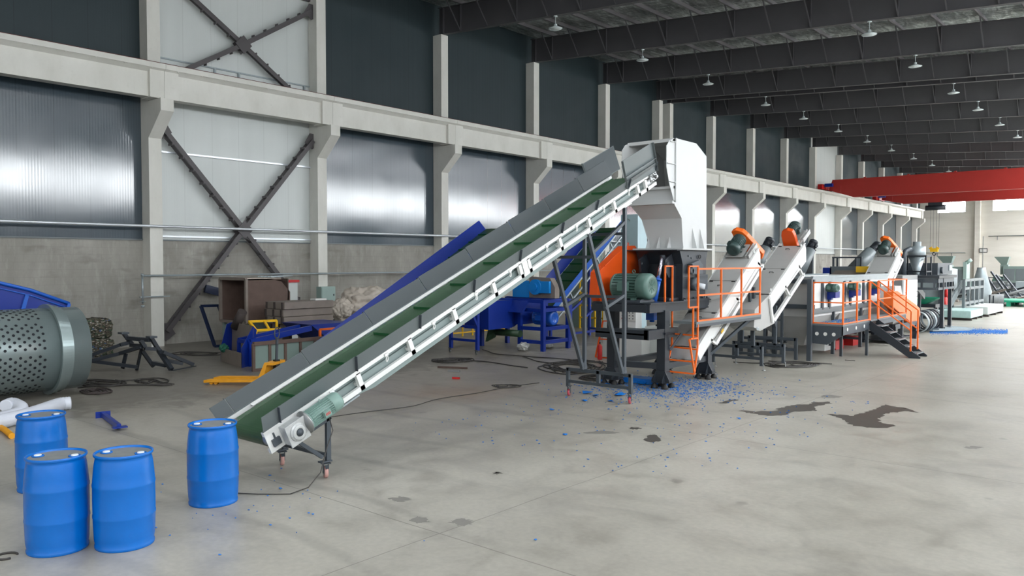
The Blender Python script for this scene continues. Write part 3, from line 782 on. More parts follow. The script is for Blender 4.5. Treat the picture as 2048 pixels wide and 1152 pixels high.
# tail stand on casters
def tail_side(x, sg):
    m = MB()
    m.bar((x, 6.74, .22), (x, 6.74, .84), .05, .07, up=(0, 1, 0)); m.bar((x, 6.64, .3), (x, 6.2, .62), .05, .05)
    m.bar((x, 6.15, .58), (x, 6.78, .84), .05, .05); m.bar((x, 6.6, .235), (x, 6.78, .235), .09, .02)
    m.build('stand_leg', 'dark_grey_paint', conv); caster(conv, x, 6.7)
tail_side(-9.14, 1); tail_side(-10.2, -1)
m = MB(); m.bar((-9.14, 6.7, .32), (-10.2, 6.7, .32), .05, .05); m.bar((-9.14, 6.4, .66), (-10.2, 6.4, .66), .06, .06); m.bar((-9.14, 6.74, .78), (-10.2, 6.74, .78), .05, .05)
m.build('stand_crossbar', 'dark_grey_paint', conv)
m = MB(); m.bar(cp(.75, -.02, XN - .02), cp(1.55, -.02, XN - .02), .09, .02, up=NUP); m.bar(cp(.75, -.02, XF + .02), cp(1.55, -.02, XF + .02), .09, .02, up=NUP); m.build('stand_bracket', 'galv', conv)
# main support frame
YB = 14.42
def railZ(y): return CO.z + (y - CO.y) * math.tan(radians(23.4))
m = MB()
m.bar((-10.7, YB, .60), (-9.02, YB, .60), .07, .07); m.bar((-10.7, YB, .33), (-9.02, YB, .33), .06, .06)
for x in (-10.68, -9.86, -9.04): m.bar((x, YB, .22 if x != -9.86 else .33), (x, YB, .63), .07, .07)
m.build('support_base', 'grey_dark_frame', conv) if 'grey_dark_frame' in MATS else m.build('support_base', 'dark_grey_paint', conv)
caster(conv, -10.66, YB, .075, 'wheel_red', .225, 20); caster(conv, -9.06, YB, .075, 'wheel_red', .225, 20)
for x in (-9.22, -10.25):
    m = MB(); yt = YB + .02
    m.bar((x, yt, .63), (x, yt, railZ(yt) + .0), .07, .07)
    m.bar((x, YB - .04, .63), (x, 13.08, railZ(13.08)), .07, .07)
    m.bar((x, 13.7, 2.05), (x, yt, 2.3), .06, .06) ; m.bar((x, 13.25, railZ(13.25) - .5), (x, yt, railZ(yt) - .35), .06, .06)
    m.prism([(x + .02, YB - .12, .64), (x + .02, YB + .1, .64), (x + .02, YB + .02, .9)], (.01, 0, 0))
    m.build('support_leg', 'dark_grey_paint', conv)
for y, z in ((YB + .02, 2.25), (13.28, 3.1), (YB + .02, 3.6)): MB().bar((-9.22, y, z), (-10.25, y, z), .06, .06).build('support_crossbar', 'dark_grey_paint', conv)
m = MB()
for x in (XN - .03, XF + .03):
    for y in (13.08, YB + .02): q = V((x, y, railZ(y) - .005)); m.bar(q - CU * .14, q + CU * .14, .12, .012, up=NUP)
m.build('support_pad', 'white_paint', conv)

# ================================================================ DRUMS
def drum(x, y, rz, lab, h=.995, s=1.0):
    t = thing('plastic_drum', lab, 'drum', (x, y, 0), None, rz)
    b = MB(); R0 = .3 * s
    prof = [(.0, .03), (R0 * .92, .03), (R0 * .93, .0), (R0 * .965, .0), (R0 * .975, .012), (R0 * .975, .03), (R0 * .95, .042)]
    for z, r in ((.1, .985), (.2, 1.0), (.315, 1.012), (.325, 1.024), (.345, 1.024), (.36, 1.012), (.5, 1.016), (.64, 1.012), (.65, 1.024), (.67, 1.024), (.685, 1.01), (.78, .985), (.87, .955), (.93, .92), (.955, .90), (.962, .95), (.972, .97), (.99, .97), (.995, .955), (.99, .91), (.972, .90)):
        prof.append((R0 * r, z / .995 * h))
    prof.append((0, .972 / .995 * h))
    b.lathe(prof[:-1], (0, 0, 0), n=48, caps=False)
    me_o = b.build('body', 'drum_blue', None); me_o.parent = t
    l = MB().lathe([(0, .968 / .995 * h), (R0 * .905, .972 / .995 * h)], (0, 0, 0), n=36, caps=False); lo2 = l.build('lid', 'drum_lid', None); lo2.parent = t
    for sx in (-1, 1):
        q = MB().lathe([(.06, 0), (.06, .012), (.045, .012), (.045, 0)], (sx * .19, 0, .97 / .995 * h), n=20); w_ = q.build('bung_ring', 'drum_blue', None); w_.parent = t
        q = MB().lathe([(.036, 0), (.036, .016), (.03, .02), (0, .02)], (sx * .19, 0, .971 / .995 * h), n=18); w2 = q.build('cap', 'cap_white', None); w2.parent = t
    return t
def on_floor(px, py): q = qz(px, py); return q.x, q.y
p = on_floor(116, 1096); drum(*p, radians(42), 'blue plastic drum at the front left, standing in front of another drum')
p = on_floor(250, 1087); drum(*p, radians(36), 'blue plastic drum touching the right side of the front left drum')
p = on_floor(427, 1003); drum(*p, radians(45), 'blue plastic drum standing alone below the lower end of the conveyor')
p = on_floor(85, 976); drum(*p, radians(50), 'blue plastic drum furthest back in the corner group, partly hidden')

# ================================================================ CRUSHER
cr = thing('crusher', 'large black crusher with tall white intake hopper, green motor and orange belt guard', 'crusher', (-10.2, 17.8, 0))
XA, XB = -9.6, -10.85          # near and far sides
# frame
m = MB()
LEGS = [(-9.62, 16.78), (-9.58, 18.9), (-10.85, 16.5), (-10.85, 18.9)]
for x, y in LEGS:
    l = MB(); l.box((x - .11, y - .11, .14), (x + .11, y + .11, 1.86))
    for dx in (-1, 1): l.prism([(x + dx * .115, y - .26, .14), (x + dx * .115, y + .26, .14), (x + dx * .115, y + .26, .2), (x + dx * .115, y + .12, .42), (x + dx * .115, y - .12, .42), (x + dx * .115, y - .26, .2)], (dx * .012, 0, 0))
    l.prism([(x - .24, y - .13, .14), (x + .24, y - .13, .14), (x + .24, y - .13, .2), (x + .12, y - .13, .42), (x - .12, y - .13, .42), (x - .24, y - .13, .2)], (0, .012, 0))
    l.box((x - .2, y - .2, .13), (x + .2, y + .2, .15)); l.box((x - .14, y - .14, 1.28), (x + .14, y + .14, 1.33))
    lo_ = l.build('leg', 'machine_black', cr)
    for dx, dy in ((-.14, -.16), (.14, -.16), (.14, .16), (-.14, .16)):
        MB().lathe([(.085, 0), (.085, .03), (.06, .09), (.03, .12), (.03, .14)], (x + dx, y + dy, 0), n=16).build('rubber_foot', 'black_rubber', lo_)
def H(a, b, z, w_=.12, h_=.16): m.bar((a[0], a[1], z), (b[0], b[1], z), w_, h_)
for z, hh in ((1.92, .2), (.52, .14)):
    H(LEGS[0], LEGS[1], z, .14, hh); H(LEGS[2], LEGS[3], z, .14, hh); H(LEGS[0], LEGS[2], z, .14, hh); H(LEGS[1], LEGS[3], z, .14, hh)
H((-9.6, 16.0), LEGS[0], 1.92, .14, .2); H((-11.1, 16.0), (-10.85, 16.5), 1.92, .14, .2); H((-9.6, 16.02), (-11.1, 16.02), 1.92, .14, .18)
H((-9.6, 17.55), (-10.85, 17.55), 1.92, .14, .18)
m.box((-11.0, 15.95, 1.3), (-9.55, 17.3, 1.34)); m.box((-11.0, 15.95, 1.2), (-9.55, 16.05, 1.42)); m.box((-9.65, 15.95, 1.2), (-9.52, 17.3, 1.42)) 
for x in (-10.95, -10.2): m.bar((x, 16.02, 1.4), (x, 16.02, 1.85), .08, .08)
m.build('frame', 'machine_black', cr)
m = MB(); m.box((-11.1, 16.0, 2.02), (-9.5, 19.0, 2.05)); m.build('deck_plate', 'machine_black', cr)
# body
pA = [(17.67, 2.05), (17.67, 2.95), (17.52, 3.28), (18.98, 3.28), (18.9, 3.05), (18.86, 2.05)]
m = MB(); m.prism([(XA, y, z) for y, z in pA], (-.03, 0, 0)); m.prism([(XB, y, z) for y, z in pA], (.03, 0, 0))
m.prism([(XA - .03, 17.68, 2.05), (XA - .03, 17.68, 2.95), (XA - .03, 17.53, 3.28), (XA - .03, 17.6, 3.28), (XA - .03, 17.75, 2.95), (XA - .03, 17.75, 2.05)], (XB - XA + .06, 0, 0))
m.box((XB + .03, 18.7, 2.05), (XA - .03, 18.86, 3.28)); m.box((XB - .2, 17.3, 3.28), (XA + .05, 19.05, 3.3))
m.box((XA - .0, 17.62, 2.05), (XA + .06, 19.0, 2.08))
for i in range(6): m.cyl((XA + .03, 17.75 + i * .23, 2.08), (XA + .03, 17.75 + i * .23, 2.12), .025, 8)
m.box((XB + .1, 17.2, 2.06), (XA - .1, 17.68, 2.12))
for x in (-10.6, -10.2, -9.8): m.box((x - .02, 17.45, 2.1), (x + .02, 17.68, 2.9))
m.build('body', 'machine_black', cr)
# rotor bearing housing with white end on near face, bracket arms
m = MB(); m.cyl((XA, 18.15, 2.45), (XA + .16, 18.15, 2.45), .17, 20); m.box((XA, 17.95, 2.7), (XA + .12, 18.5, 2.95)); m.prism([(XA + .0, 17.9, 2.95), (XA, 18.5, 2.95), (XA, 18.35, 3.05)], (.1, 0, 0))
m.box((XA, 18.42, 2.3), (XA + .06, 18.88, 2.68)); m.cyl((XA, 17.95, 2.78), (XA + .12, 17.95, 2.78), .07, 14)
for y, z in ((18.1, 3.1), (18.55, 3.0), (18.7, 2.9), (18.5, 2.5), (18.75, 2.6), (17.95, 3.15)): m.cyl((XA, y, z), (XA + .02, y, z), .02, 8)
m.build('bearing_housing', 'dark_grey_paint', cr)
m = MB(); m.cyl((XA + .16, 18.15, 2.42), (XA + .3, 18.25, 2.38), .07, 14); m.build('hose_coupling', 'cap_white', cr)
m = MB(); m.torus((XA + .03, 18.5, 3.13), (1, 0, 0), .05, .012, 14, 6); m.build('lifting_ring', 'black_rubber', cr)
for x in (-9.85, -10.55):
    m = MB(); m.prism([(x - .03, 17.52, 3.2), (x - .03, 17.2, 3.05), (x - .03, 17.25, 2.75), (x - .03, 17.4, 2.6), (x - .03, 17.66, 2.9)], (.06, 0, 0)); m.cyl((x - .06, 17.3, 2.95), (x + .06, 17.3, 2.95), .05, 10); m.build('hinge_arm', 'machine_black', cr)
# white hopper
def q_(px, py): v = qx(px, py, -9.6); return (v.y, v.z)
YT = 17.27
prof = [(17.27, 5.98), (18.33, 5.97), (18.88, 5.7), (18.9, 4.07), (18.93, 3.32), (17.7, 3.32), (17.66, 3.52), (17.6, 4.07), (17.25, 4.38), (17.27, 4.6)]
hp = MB()
hp.prism([(XA, y, z) for y, z in prof], (-.012, 0, 0))
hp.prism([(XB + (.0 if z > 4.5 else (4.5 - z) * .28), y, z) for y, z in prof], (.012, 0, 0))
xl = lambda z: XB + (.0 if z > 4.5 else (4.5 - z) * .28)
hp.build('hopper_side', 'hopper_white', cr) 
h2 = MB()
def fq(a, b, t=.012):
    """front/back wall strip between two profile points across the hopper"""
    h2.raw([(xl(a[1]), a[0], a[1]), (XA - .012, a[0], a[1]), (XA - .012, b[0], b[1]), (xl(b[1]), b[0], b[1])] + [(xl(a[1]), a[0] + t, a[1]), (XA - .012, a[0] + t, a[1]), (XA - .012, b[0] + t, b[1]), (xl(b[1]), b[0] + t, b[1])],
           [(0, 1, 2, 3), (7, 6, 5, 4), (0, 4, 5, 1), (1, 5, 6, 2), (2, 6, 7, 3), (3, 7, 4, 0)])
fq((17.27, 4.78), (17.27, 4.45)); fq((17.25, 4.4), (17.6, 4.07)); fq((17.6, 4.07), (17.7, 3.32)); h2.build('hopper_front', 'hopper_white', cr); h2 = MB()
fq((18.86, 5.7), (18.88, 4.07)); fq((18.88, 4.07), (18.9, 3.32))
h2.raw([(XB, 17.27, 5.97), (XA, 17.27, 5.97), (XA, 18.33, 5.96), (XB, 18.33, 5.96)], [(0, 1, 2, 3)]); h2.raw([(XB, 18.33, 5.96), (XA, 18.33, 5.96), (XA, 18.87, 5.7), (XB, 18.87, 5.7)], [(0, 1, 2, 3)])
h2.build('hopper_wall', 'hopper_white', cr); h2 = MB(); h2.bar((XB - .02, 17.2, 5.93), (XA + .0, 17.2, 5.93), .1, .08); h2.bar((XB - .02, 17.2, 4.44), (XA, 17.2, 4.44), .12, .07); h2.bar((XB - .02, 17.24, 4.8), (XA, 17.24, 4.8), .1, .06)
h2.build('mouth_bar', 'hopper_white', cr)
for X0, sg in ((XA, 1), (XB, -1)):   # flared cheeks either side of the mouth
    c1 = [(17.27, 5.98, 0), (17.27, 4.45, 0), (17.22, 4.46, .0), (17.0, 4.85, -.0), (16.85, 5.25, 0), (16.85, 5.75, 0), (17.0, 5.9, 0)]
    ck = MB(); ck.prism([(X0 + sg * .0, y, z) for y, z, _ in c1], (-sg * .012, 0, 0))
    for z, ya in ((5.88, 17.0), (5.35, 16.86), (4.92, 16.98)): ck.bar((X0 + sg * .02, ya, z), (X0 + sg * .02, 17.27, z), .03, .015)
    ck.bar((X0 + sg * .02, 17.27, 4.45), (X0 + sg * .02, 17.27, 5.98), .04, .03)
    ck.build('hopper_cheek', 'hopper_white', cr)
rb_ = MB()
for y in (18.15, 18.55): rb_.prism([(XA, y - .16, 3.34), (XA, y + .16, 3.34), (XA, y + .05, 3.75), (XA, y - .05, 3.75)], (.02, 0, 0)) if False else rb_.prism([(XA, y, 3.34), (XA + .13, y, 3.34), (XA, y, 3.85)], (0, .012, 0))
for x in (-10.55, -10.25, -9.95): rb_.prism([(x, 17.7, 3.34), (x, 17.5, 3.34), (x, 17.63, 3.62)], (.012, 0, 0))
rb_.box((XB - .05, 17.45, 3.3), (XA + .12, 19.08, 3.34)); rb_.build('hopper_flange', 'hopper_white', cr)
# drive motor, pulley guard
motor(cr, (-10.22, 16.42, 2.42), (1, 0, 0), .315, .98, 'motor_green', box_side=1)
m = MB(); m.box((-10.75, 16.1, 2.05), (-9.85, 16.75, 2.1)); m.box((-9.95, 16.15, 2.05), (-9.86, 16.7, 2.12)); m.build('motor_base', 'dark_grey_paint', cr)
m = MB(); gp = [qx(a, b, -10.98) for a, b in ((1207, 560), (1226, 546), (1268, 500), (1300, 498), (1300, 560), (1262, 585), (1240, 612), (1216, 610))]
gp = [(-10.98, 15.55, 2.55), (-10.98, 15.75, 2.78), (-10.98, 17.45, 3.42), (-10.98, 18.0, 3.3), (-10.98, 18.1, 2.55), (-10.98, 17.2, 2.12), (-10.98, 16.0, 1.98), (-10.98, 15.62, 2.1)]
gp = [(-10.98, 16.0, 2.2), (-10.98, 16.05, 2.75), (-10.98, 16.25, 2.86), (-10.98, 17.25, 3.4), (-10.98, 17.7, 3.42), (-10.98, 18.3, 2.9), (-10.98, 18.3, 2.35), (-10.98, 17.6, 2.2), (-10.98, 16.6, 1.98), (-10.98, 16.2, 1.98)]
m.prism(gp, (-.24, 0, 0))
for a, b in (((16.3, 2.9), (16.85, 3.2)),): m.bar((-10.97, a[0], a[1]), (-10.97, b[0], b[1]), .03, .03)
for y, z in ((16.25, 2.9), (17.55, 3.46)): m.torus((-11.1, y, z), (1, 0, 0), .035, .01, 12, 6)
for i in range(5): m.bar((-10.97, 16.1, 2.05 + .05 * i), (-10.97, 16.7, 2.03 + .05 * i), .012, .012)
m.build('belt_guard', 'orange_deep', cr, bevel=.02)
# hydraulic cylinder
m = MB(); a = qy(1305, 615, 17.0); b = qy(1316, 558, 17.12); c = qy(1325, 514, 17.25)
m.cyl(a + V((0, 0, -.35)) + V((-.08, 0, 0)), a, .03, 12) if False else None
hy = MB(); hy.cyl(a, b, .085, 18); hy.cyl(b - (b - a).normalized() * .05, b + (b - a).normalized() * .02, .092, 18); hy.cbox(a, (.1, .1, .12)); ho = hy.build('hydraulic_cylinder', 'blue_bright_deep', cr) if 'blue_bright_deep' in MATS else hy.build('hydraulic_cylinder', 'blue_light', cr)
MB().cyl(b, c, .045, 14).build('piston_rod', 'chrome', ho)
MB().lathe([(.05, -.05), (.05, .05)], c, (1, 0, 0), 14).build('rod_eye', 'machine_black', ho)
hy = MB(); q = qy(1304, 634, 16.95); hy.cbox(q + V((0, 0, .04)), (.22, .2, .22)); hy.cyl(q + V((0, 0, -.12)), q + V((0, 0, .0)), .06, 12); hy.build('valve_block', 'blue_light', cr)
# access ladder and platform
pf = thing('access_platform', 'orange railed platform with ladder in front of the black crusher', 'platform', (-9.1, 18.3, 0))
r_ = .035
xL, xR = -9.62, -8.86
for x, zs, yl, yf in ((xL, 1.25, 17.2, 16.85), (xR, 1.95, 17.05, 16.6)):
    m = MB(); m.bar((x, yl, 1.0), (x, yl, 2.9), r_); m.bar((x, yf, zs), (x, yf, 2.9), r_); m.bar((x, yf - r_ / 2, 2.9), (x, yl + r_ / 2, 2.9), r_); m.bar((x, yf, zs), (x, yl, zs), r_)
    m.bar((x, yl, 1.0), (x, 16.9, .38), r_)
    m.bar((x, yf + .04, 1.22), (x, 16.9, .42), r_)
    if x == xR: m.bar((x, yf + .22, 1.2), (x, yf + .22, 1.95), r_); m.bar((x, yf + .1, 1.22), (x, yl, 1.22), r_)
    m.build('ladder_side', 'orange', pf)
for z, dy in ((1.27, 0), (.95, -.02), (.66, -.13), (.39, -.22)):
    MB().bar((xL, (17.2 if dy > -.1 else 17.12) + dy, z), (xR, (17.05 if dy > -.1 else 17.1) + dy, z), r_).build('rung', 'orange', pf)
yr0, yr1, zb, zm, zt = 17.05, 20.55, 1.62, 2.22, 2.84
m = MB()
for y in (17.05, 18.25, 19.4, 20.55): m.bar((xR, y, zb), (xR, y, zt), .04)
for z in (zb, zm, zt): m.bar((xR, yr0, z), (xR, yr1, z), .04)
m.build('guard_rail', 'orange', pf)
m = MB(); m.bar((xR - .02, 20.55, zm), (-9.5, 20.55, zm), .04) if False else None
m = MB(); m.box((-9.45, 16.95, 1.54), (xR + .02, 20.6, 1.6)); m.build('deck', 'grey_paint', pf)
m = MB(); m.box((xR - .03, 16.95, 1.47), (xR + .01, 20.6, 1.55)); m.box((-9.45, 20.5, 1.47), (xR, 20.6, 1.55)); m.bar((xR - .1, 20.1, 1.47), (-9.5, 18.95, .62), .07, .07); m.bar((-9.3, 17.1, 1.3), (-9.5, 16.9, .9), .05, .05)
m.build('deck_frame', 'dark_grey_paint', pf)
# ================================================================ INCLINED SCREW CONVEYORS
def screw(x1, wx, A, ang, L, dep, rn, loc, lab, guard_up, rail_u, motor_side=-1, lowbox=None, mn=.3, guard_len=.85):
    t = thing('screw_conveyor', lab, 'screw conveyor', loc)
    an = radians(ang); U = V((0, cos(an), sin(an))); N_ = V((0, -sin(an), cos(an))); O = V((0, A[0], A[1])); UP = tuple(N_)
    P = lambda u, n, x: V((x, (O + U * u + N_ * n).y, (O + U * u + N_ * n).z))
    x0 = x1 - wx
    m = MB(); m.prism([P(0, 0, x1), P(L, 0, x1), P(L + .25, -.02, x1), P(L + .25, -.22, x1), P(L + .08, -dep - .12, x1), P(0, -dep, x1)], (-.02, 0, 0))
    m.prism([P(0, 0, x0), P(L + .25, 0, x0), P(L + .08, -dep - .12, x0), P(0, -dep, x0)], (.02, 0, 0))
    m.bar(P(0, .01, x1 + .02), P(L + .2, .01, x1 + .02), .05, .02, up=UP); m.bar(P(0, .01, x0 - .02), P(L + .2, .01, x0 - .02), .05, .02, up=UP)
    m.bar(P(0, -dep, (x0 + x1) / 2), P(L, -dep, (x0 + x1) / 2), wx, .015, up=UP); m.bar(P(-.01, -dep / 2, x0), P(-.01, -dep / 2, x1), .02, dep, up=UP)
    m.build('trough', 'white_paint', t)
    k = max(2, int(L / 1.2)); 
    for i in range(k):
        a = L * i / k; b = L * (i + 1) / k
        c = MB(); c.bar(P(a + .012, .028, (x0 + x1) / 2), P(b - .012, .028, (x0 + x1) / 2), wx - .02, .018, up=UP)
        co = c.build('cover', 'tank_grey', t)
        h = MB()
        for xx in (x0 + .08, x1 - .08): h.bar(P(b - .04, .045, xx - .05), P(b - .04, .045, xx + .05), .025, .02, up=UP)
        h.tube([P(b - .25, .04, x0 + wx * .45), P(b - .25, .075, x0 + wx * .45), P(b - .25, .075, x0 + wx * .6), P(b - .25, .04, x0 + wx * .6)], .01, 6)
        h.build('cover_handle', 'black_rubber', co)
    # carrying rails underneath
    r = MB()
    for xx in (x1 - .04, x0 + .04):
        r.bar(P(rail_u[0], rn, xx), P(rail_u[1], rn, xx), .08, .11, up=UP)
        for u in (rail_u[0], (rail_u[0] + rail_u[1]) / 2, rail_u[1] - .1): r.bar(P(u, rn, xx), P(u - .18, -dep + .06, xx), .06, .08, up=(1, 0, 0))
    r.build('carrying_rail', 'white_paint', t)
    for u in (.15, L - .05):
        e = MB(); e.torus(P(u, .07, x1), (1, 0, 0), .03, .012, 12, 6); e.build('lifting_eye', 'white_paint', t)
    # drive: motor parallel to the trough, belt guard across its end
    if guard_up:
        mu = L - .05; gx = L + .33
    else: mu = L + .55; gx = L + .12
    xm = x0 + wx * .42
    b = MB(); b.bar(P(mu - .3, .1, xm), P(mu + .3, .1, xm), .5, .02, up=UP)
    for xx in (x1 - .04, x1 - .12, x0 + .06): b.bar(P(mu - .3, .07, xx), P(mu + .32, .07, xx), .03, .14, up=UP)
    b.build('motor_seat', 'tank_grey', t)
    motor(t, P(mu, mn, xm), U * (-1 if guard_up else 1), .19, .56, 'motor_dark_green', up=N_, box_side=1)
    g = MB(); c0 = P(gx, mn, xm); c1 = P(gx, -.12, x0 + wx * .8)
    hexa = [(-.2, .06), (-.16, .2), (.0, .26), (.16, .2), (.2, .06), (.25, -.55), (.1, -.72), (-.12, -.72), (-.2, -.5)]
    dirx = V((1, 0, 0)); tilt = .45 if guard_up else 0
    pts = [P(gx, mn + v - .02, xm + h_ + (-v) * tilt) for h_, v in hexa]
    g.prism(pts, tuple(U * .16)); g.build('belt_guard', 'orange_deep' if not guard_up else 'orange', t, bevel=.015)
    return t, P
def stand(t, y, x0, x1, zb, ztop_f, ztop_b, lean=.35, foot=.12):
    """two A-frames on a base with levelling feet"""
    m = MB(); m.bar((x0, y, zb), (x1, y, zb), .08, .08); m.bar((x0, y, zb - .3), (x1, y, zb - .3), .07, .07)
    for x in (x0, (x0 + x1) / 2, x1): m.bar((x, y, foot if x != (x0 + x1) / 2 else zb - .3), (x, y, zb + .04), .08, .08)
    m.build('stand_base', 'dark_grey_paint', t)
    for x in (x0 + .25, x1 - .25):
        l = MB(); l.bar((x, y, zb), (x, y, ztop_f), .08, .08); l.bar((x, y, zb + .5), (x, y - lean, ztop_b), .07, .07); l.bar((x, y, (zb + ztop_f) / 2 + .3), (x, y - lean * .6, (zb + ztop_b) / 2 + .25), .05, .05)
        l.build('stand_leg', 'dark_grey_paint', t)
    for x in (x0, x1): MB().lathe([(.05, 0), (.05, .01), (.012, .02), (.012, foot + .04)], (x + .06, y, 0), n=12).build('levelling_foot', 'steel', t)

s1, P1 = screw(-9.15, .79, (17.54, .923), 34.8, 4.08, .38, -.6, (-9.5, 19.5, 0), 'white screw conveyor rising behind the orange railing beside the crusher, orange guard above motor', True, (.9, 4.35))
stand(s1, 21.26, -10.55, -9.1, .62, 2.3, 2.35)
m = MB(); m.prism([P1(1.2, -.45, -9.12), P1(1.35, -.45, -9.12), P1(1.35, -.52, -9.12), P1(1.2, -.52, -9.12)], (.01, 0, 0)); m.build('warning_tag', 'yellow', s1)
s2, P2 = screw(-9.0, .73, (21.5, 2.09), 29.8, 2.75, .43, -.84, (-9.4, 22.5, 0), 'white screw conveyor discharging into the tank, motor raised behind its orange guard', False, (.0, 2.55), mn=.28)
stand(s2, 22.3, -10.4, -8.9, .62, 1.75, 1.5, .2)
m = MB(); m.prism([(-9.0, 20.55, 1.72), (-9.0, 21.5, 2.09), (-9.0, 21.75, 1.62), (-9.0, 21.9, 1.28), (-9.0, 20.9, 1.12), (-9.0, 20.5, 1.25)], (-.73, 0, 0)); m.build('inlet_box', 'tank_grey', s2)
m = MB(); m.tube([(-9.0, 20.75, 1.2), (-8.93, 20.6, 1.2)], .04, 10); m.build('drain_cap', 'cap_white', s2)
m = MB(); m.prism([(-8.99, 21.42, 1.98), (-8.99, 21.5, 2.02), (-8.99, 21.72, 1.35), (-8.99, 21.64, 1.3)], (.05, 0, 0)); m.build('carrying_rail', 'white_paint', s2)
s3, P3 = screw(-9.1, .8, (31.9, 1.76), 32.3, 3.0, .4, -.62, (-9.3, 33.5, 0), 'white screw conveyor rising at the far end of the tank above the orange stair rails', True, (1.2, 3.5))
stand(s3, 34.0, -9.8, -8.8, .5, 2.0, 1.9, .2)

# ================================================================ FLOAT TANK WITH FRAME
TX, TY0, TY1, TZ = -9.0, 24.7, 32.6, 2.5
TXF = -11.2
tk = thing('washing_tank', 'long white and steel washing tank on a dark grey frame behind the orange railed walkway', 'tank', (-10.1, 28.6, 0))
m = MB()
m.box((TX - .015, TY0, 1.3), (TX, TY1, TZ)); m.box((TXF, TY0, 1.3), (TXF + .015, TY1, TZ)); m.box((TXF, TY0, 1.3), (TX, TY0 + .015, TZ)); m.box((TXF, TY1 - .015, 1.3), (TX, TY1, TZ))
m.build('tank_wall', 'white_paint', tk)
m = MB(); m.box((TXF + .01, TY0 - .01, 1.3), (TX - .01, TY0 - .002, TZ)); m.build('end_plate', 'tank_grey', tk)
# hoppers below
for a, b in ((TY0, TY0 + 2.6), (TY0 + 2.6, TY0 + 5.2), (TY0 + 5.2, TY1)):
    m = MB(); c = ((TX + TXF) / 2, (a + b) / 2); e = .2
    top = [(TXF, a + .02, 1.3), (TX, a + .02, 1.3), (TX, b - .02, 1.3), (TXF, b - .02, 1.3)]; bot = [(TX - .7 - e, a + .6, .35), (TX - .45, a + .6, .35), (TX - .45, a + 1.1, .35), (TX - .7 - e, a + 1.1, .35)]
    m.raw(top + bot, [(0, 1, 5, 4), (1, 2, 6, 5), (2, 3, 7, 6), (3, 0, 4, 7), (4, 5, 6, 7)]); m.build('bottom_hopper', 'tank_grey', tk)
m = MB(); m.box((TX - .02, TY0, TZ), (TX + .06, TY1, TZ + .06)); m.box((TXF - .06, TY0 - .04, TZ), (TX + .06, TY0 + .02, TZ + .05)); m.box((TXF - .05, TY0, TZ), (TXF + .03, TY1, TZ + .05)); m.box((TX + .0, TY0, 2.36), (TX + .03, TY1, 2.56)); m.build('tank_rim', 'galv', tk)
m = MB(); m.box((TX, TY0, 1.38), (TX + .05, TY1, 1.55)); m.build('side_band', 'grey_paint', tk)
for y in (25.5, 26.15, 27.6, 28.2, 29.6, 30.2):
    MB().box((TX, y, 1.5), (TX + .06, y + .13, 2.37)).build('side_rib', 'dark_grey_paint', tk)
for y, n in ((25.75, 0), (27.85, 1), (30.1, 2)):
    g = MB(); g.box((TX + .08, y + .1, 1.86), (TX + .34, y + .5, 2.06)); g.box((TX + .06, y + .15, 1.8), (TX + .2, y + .3, 2.2)); g.cyl((TX + .1, y + .3, 2.0), (TX + .3, y + .3, 2.0), .12, 14); g.build('gear_unit', 'blue_paint', tk)
    motor(tk, (TX + .28, y, 2.18), (.96, -.28, 0), .13, .36, 'motor_green', feet=False, eye=False)
m = MB()
fx0, fx1, fy0 = TXF - .05, TX + .14, TY0 - .12
for x, y in ((fx1 - .02, fy0 - .33), (-10.1, fy0), (fx0, fy0)):
    l = MB(); l.bar((x, y, .0), (x, y, 2.48), .13, .13); l.build('frame_leg', 'dark_grey_paint', tk)
for z in (2.4, 1.62): m.bar((fx0, fy0, z), (fx1, fy0, z), .1, .13)
m.bar((fx0, fy0, .55), (-9.7, fy0, .55), .08, .08); m.bar((fx0, fy0, .3), (-9.7, fy0, .3), .07, .07)
for y in (26.6, 29.4, 32.4):
    m.bar((fx1 - .12, y, 0), (fx1 - .12, y, 1.4), .1, .1); m.bar((fx0, y, 0), (fx0, y, 1.4), .1, .1); m.bar((fx0, y, .3), (fx1 - .12, y, .3), .08, .08)
m.bar((fx1 - .05, fy0, .62), (fx1 - .12, 32.4, .62), .1, .13); m.bar((fx0, fy0, 2.4), (fx0, 32.5, 2.4), .1, .1)
m.build('tank_frame', 'dark_grey_paint', tk)
m = MB()
for x in (-10.3, -9.75):
    m.bar((x, fy0 - .3, .1), (x, fy0 - .3, 2.2), .07, .07)
m.bar((-10.3, fy0 - .3, 1.2), (-9.75, fy0 - .3, 1.2), .06, .06); m.bar((-9.75, fy0 - .3, 1.5), (-10.0, fy0 - .3, 2.2), .06, .06); m.bar((-10.8, fy0 - .3, .62), (-9.3, fy0 - .3, .62), .09, .09); m.bar((-10.8, fy0 - .3, .3), (-9.3, fy0 - .3, .3), .08, .08)
for x in (-10.8, -9.3): m.bar((x, fy0 - .3, 0), (x, fy0 - .3, .66), .09, .09)
m.build('support_stand', 'dark_grey_paint', tk)
# underframe gear: drum of blower, red pump, white box
m = MB(); m.box((-9.6, 26.2, .12), (-9.1, 27.2, .62)); tag(m.build('switch_box', 'white_paint'), 'white box low under the walkway behind the frame leg', 'box')
for y in (28.2, 30.0):
    m = MB(); m.cyl((-9.6, y - .3, .55), (-9.6, y + .4, .55), .2, 16); m.box((-9.9, y - .35, .0), (-9.3, y + .45, .3)); m.cyl((-9.6, y - .4, .55), (-9.35, y - .4, .9), .07, 10)
    tag(m.build('pump', 'red_paint'), ('nearer' if y < 29 else 'further') + ' red pump under the tank behind the walkway', 'pump')
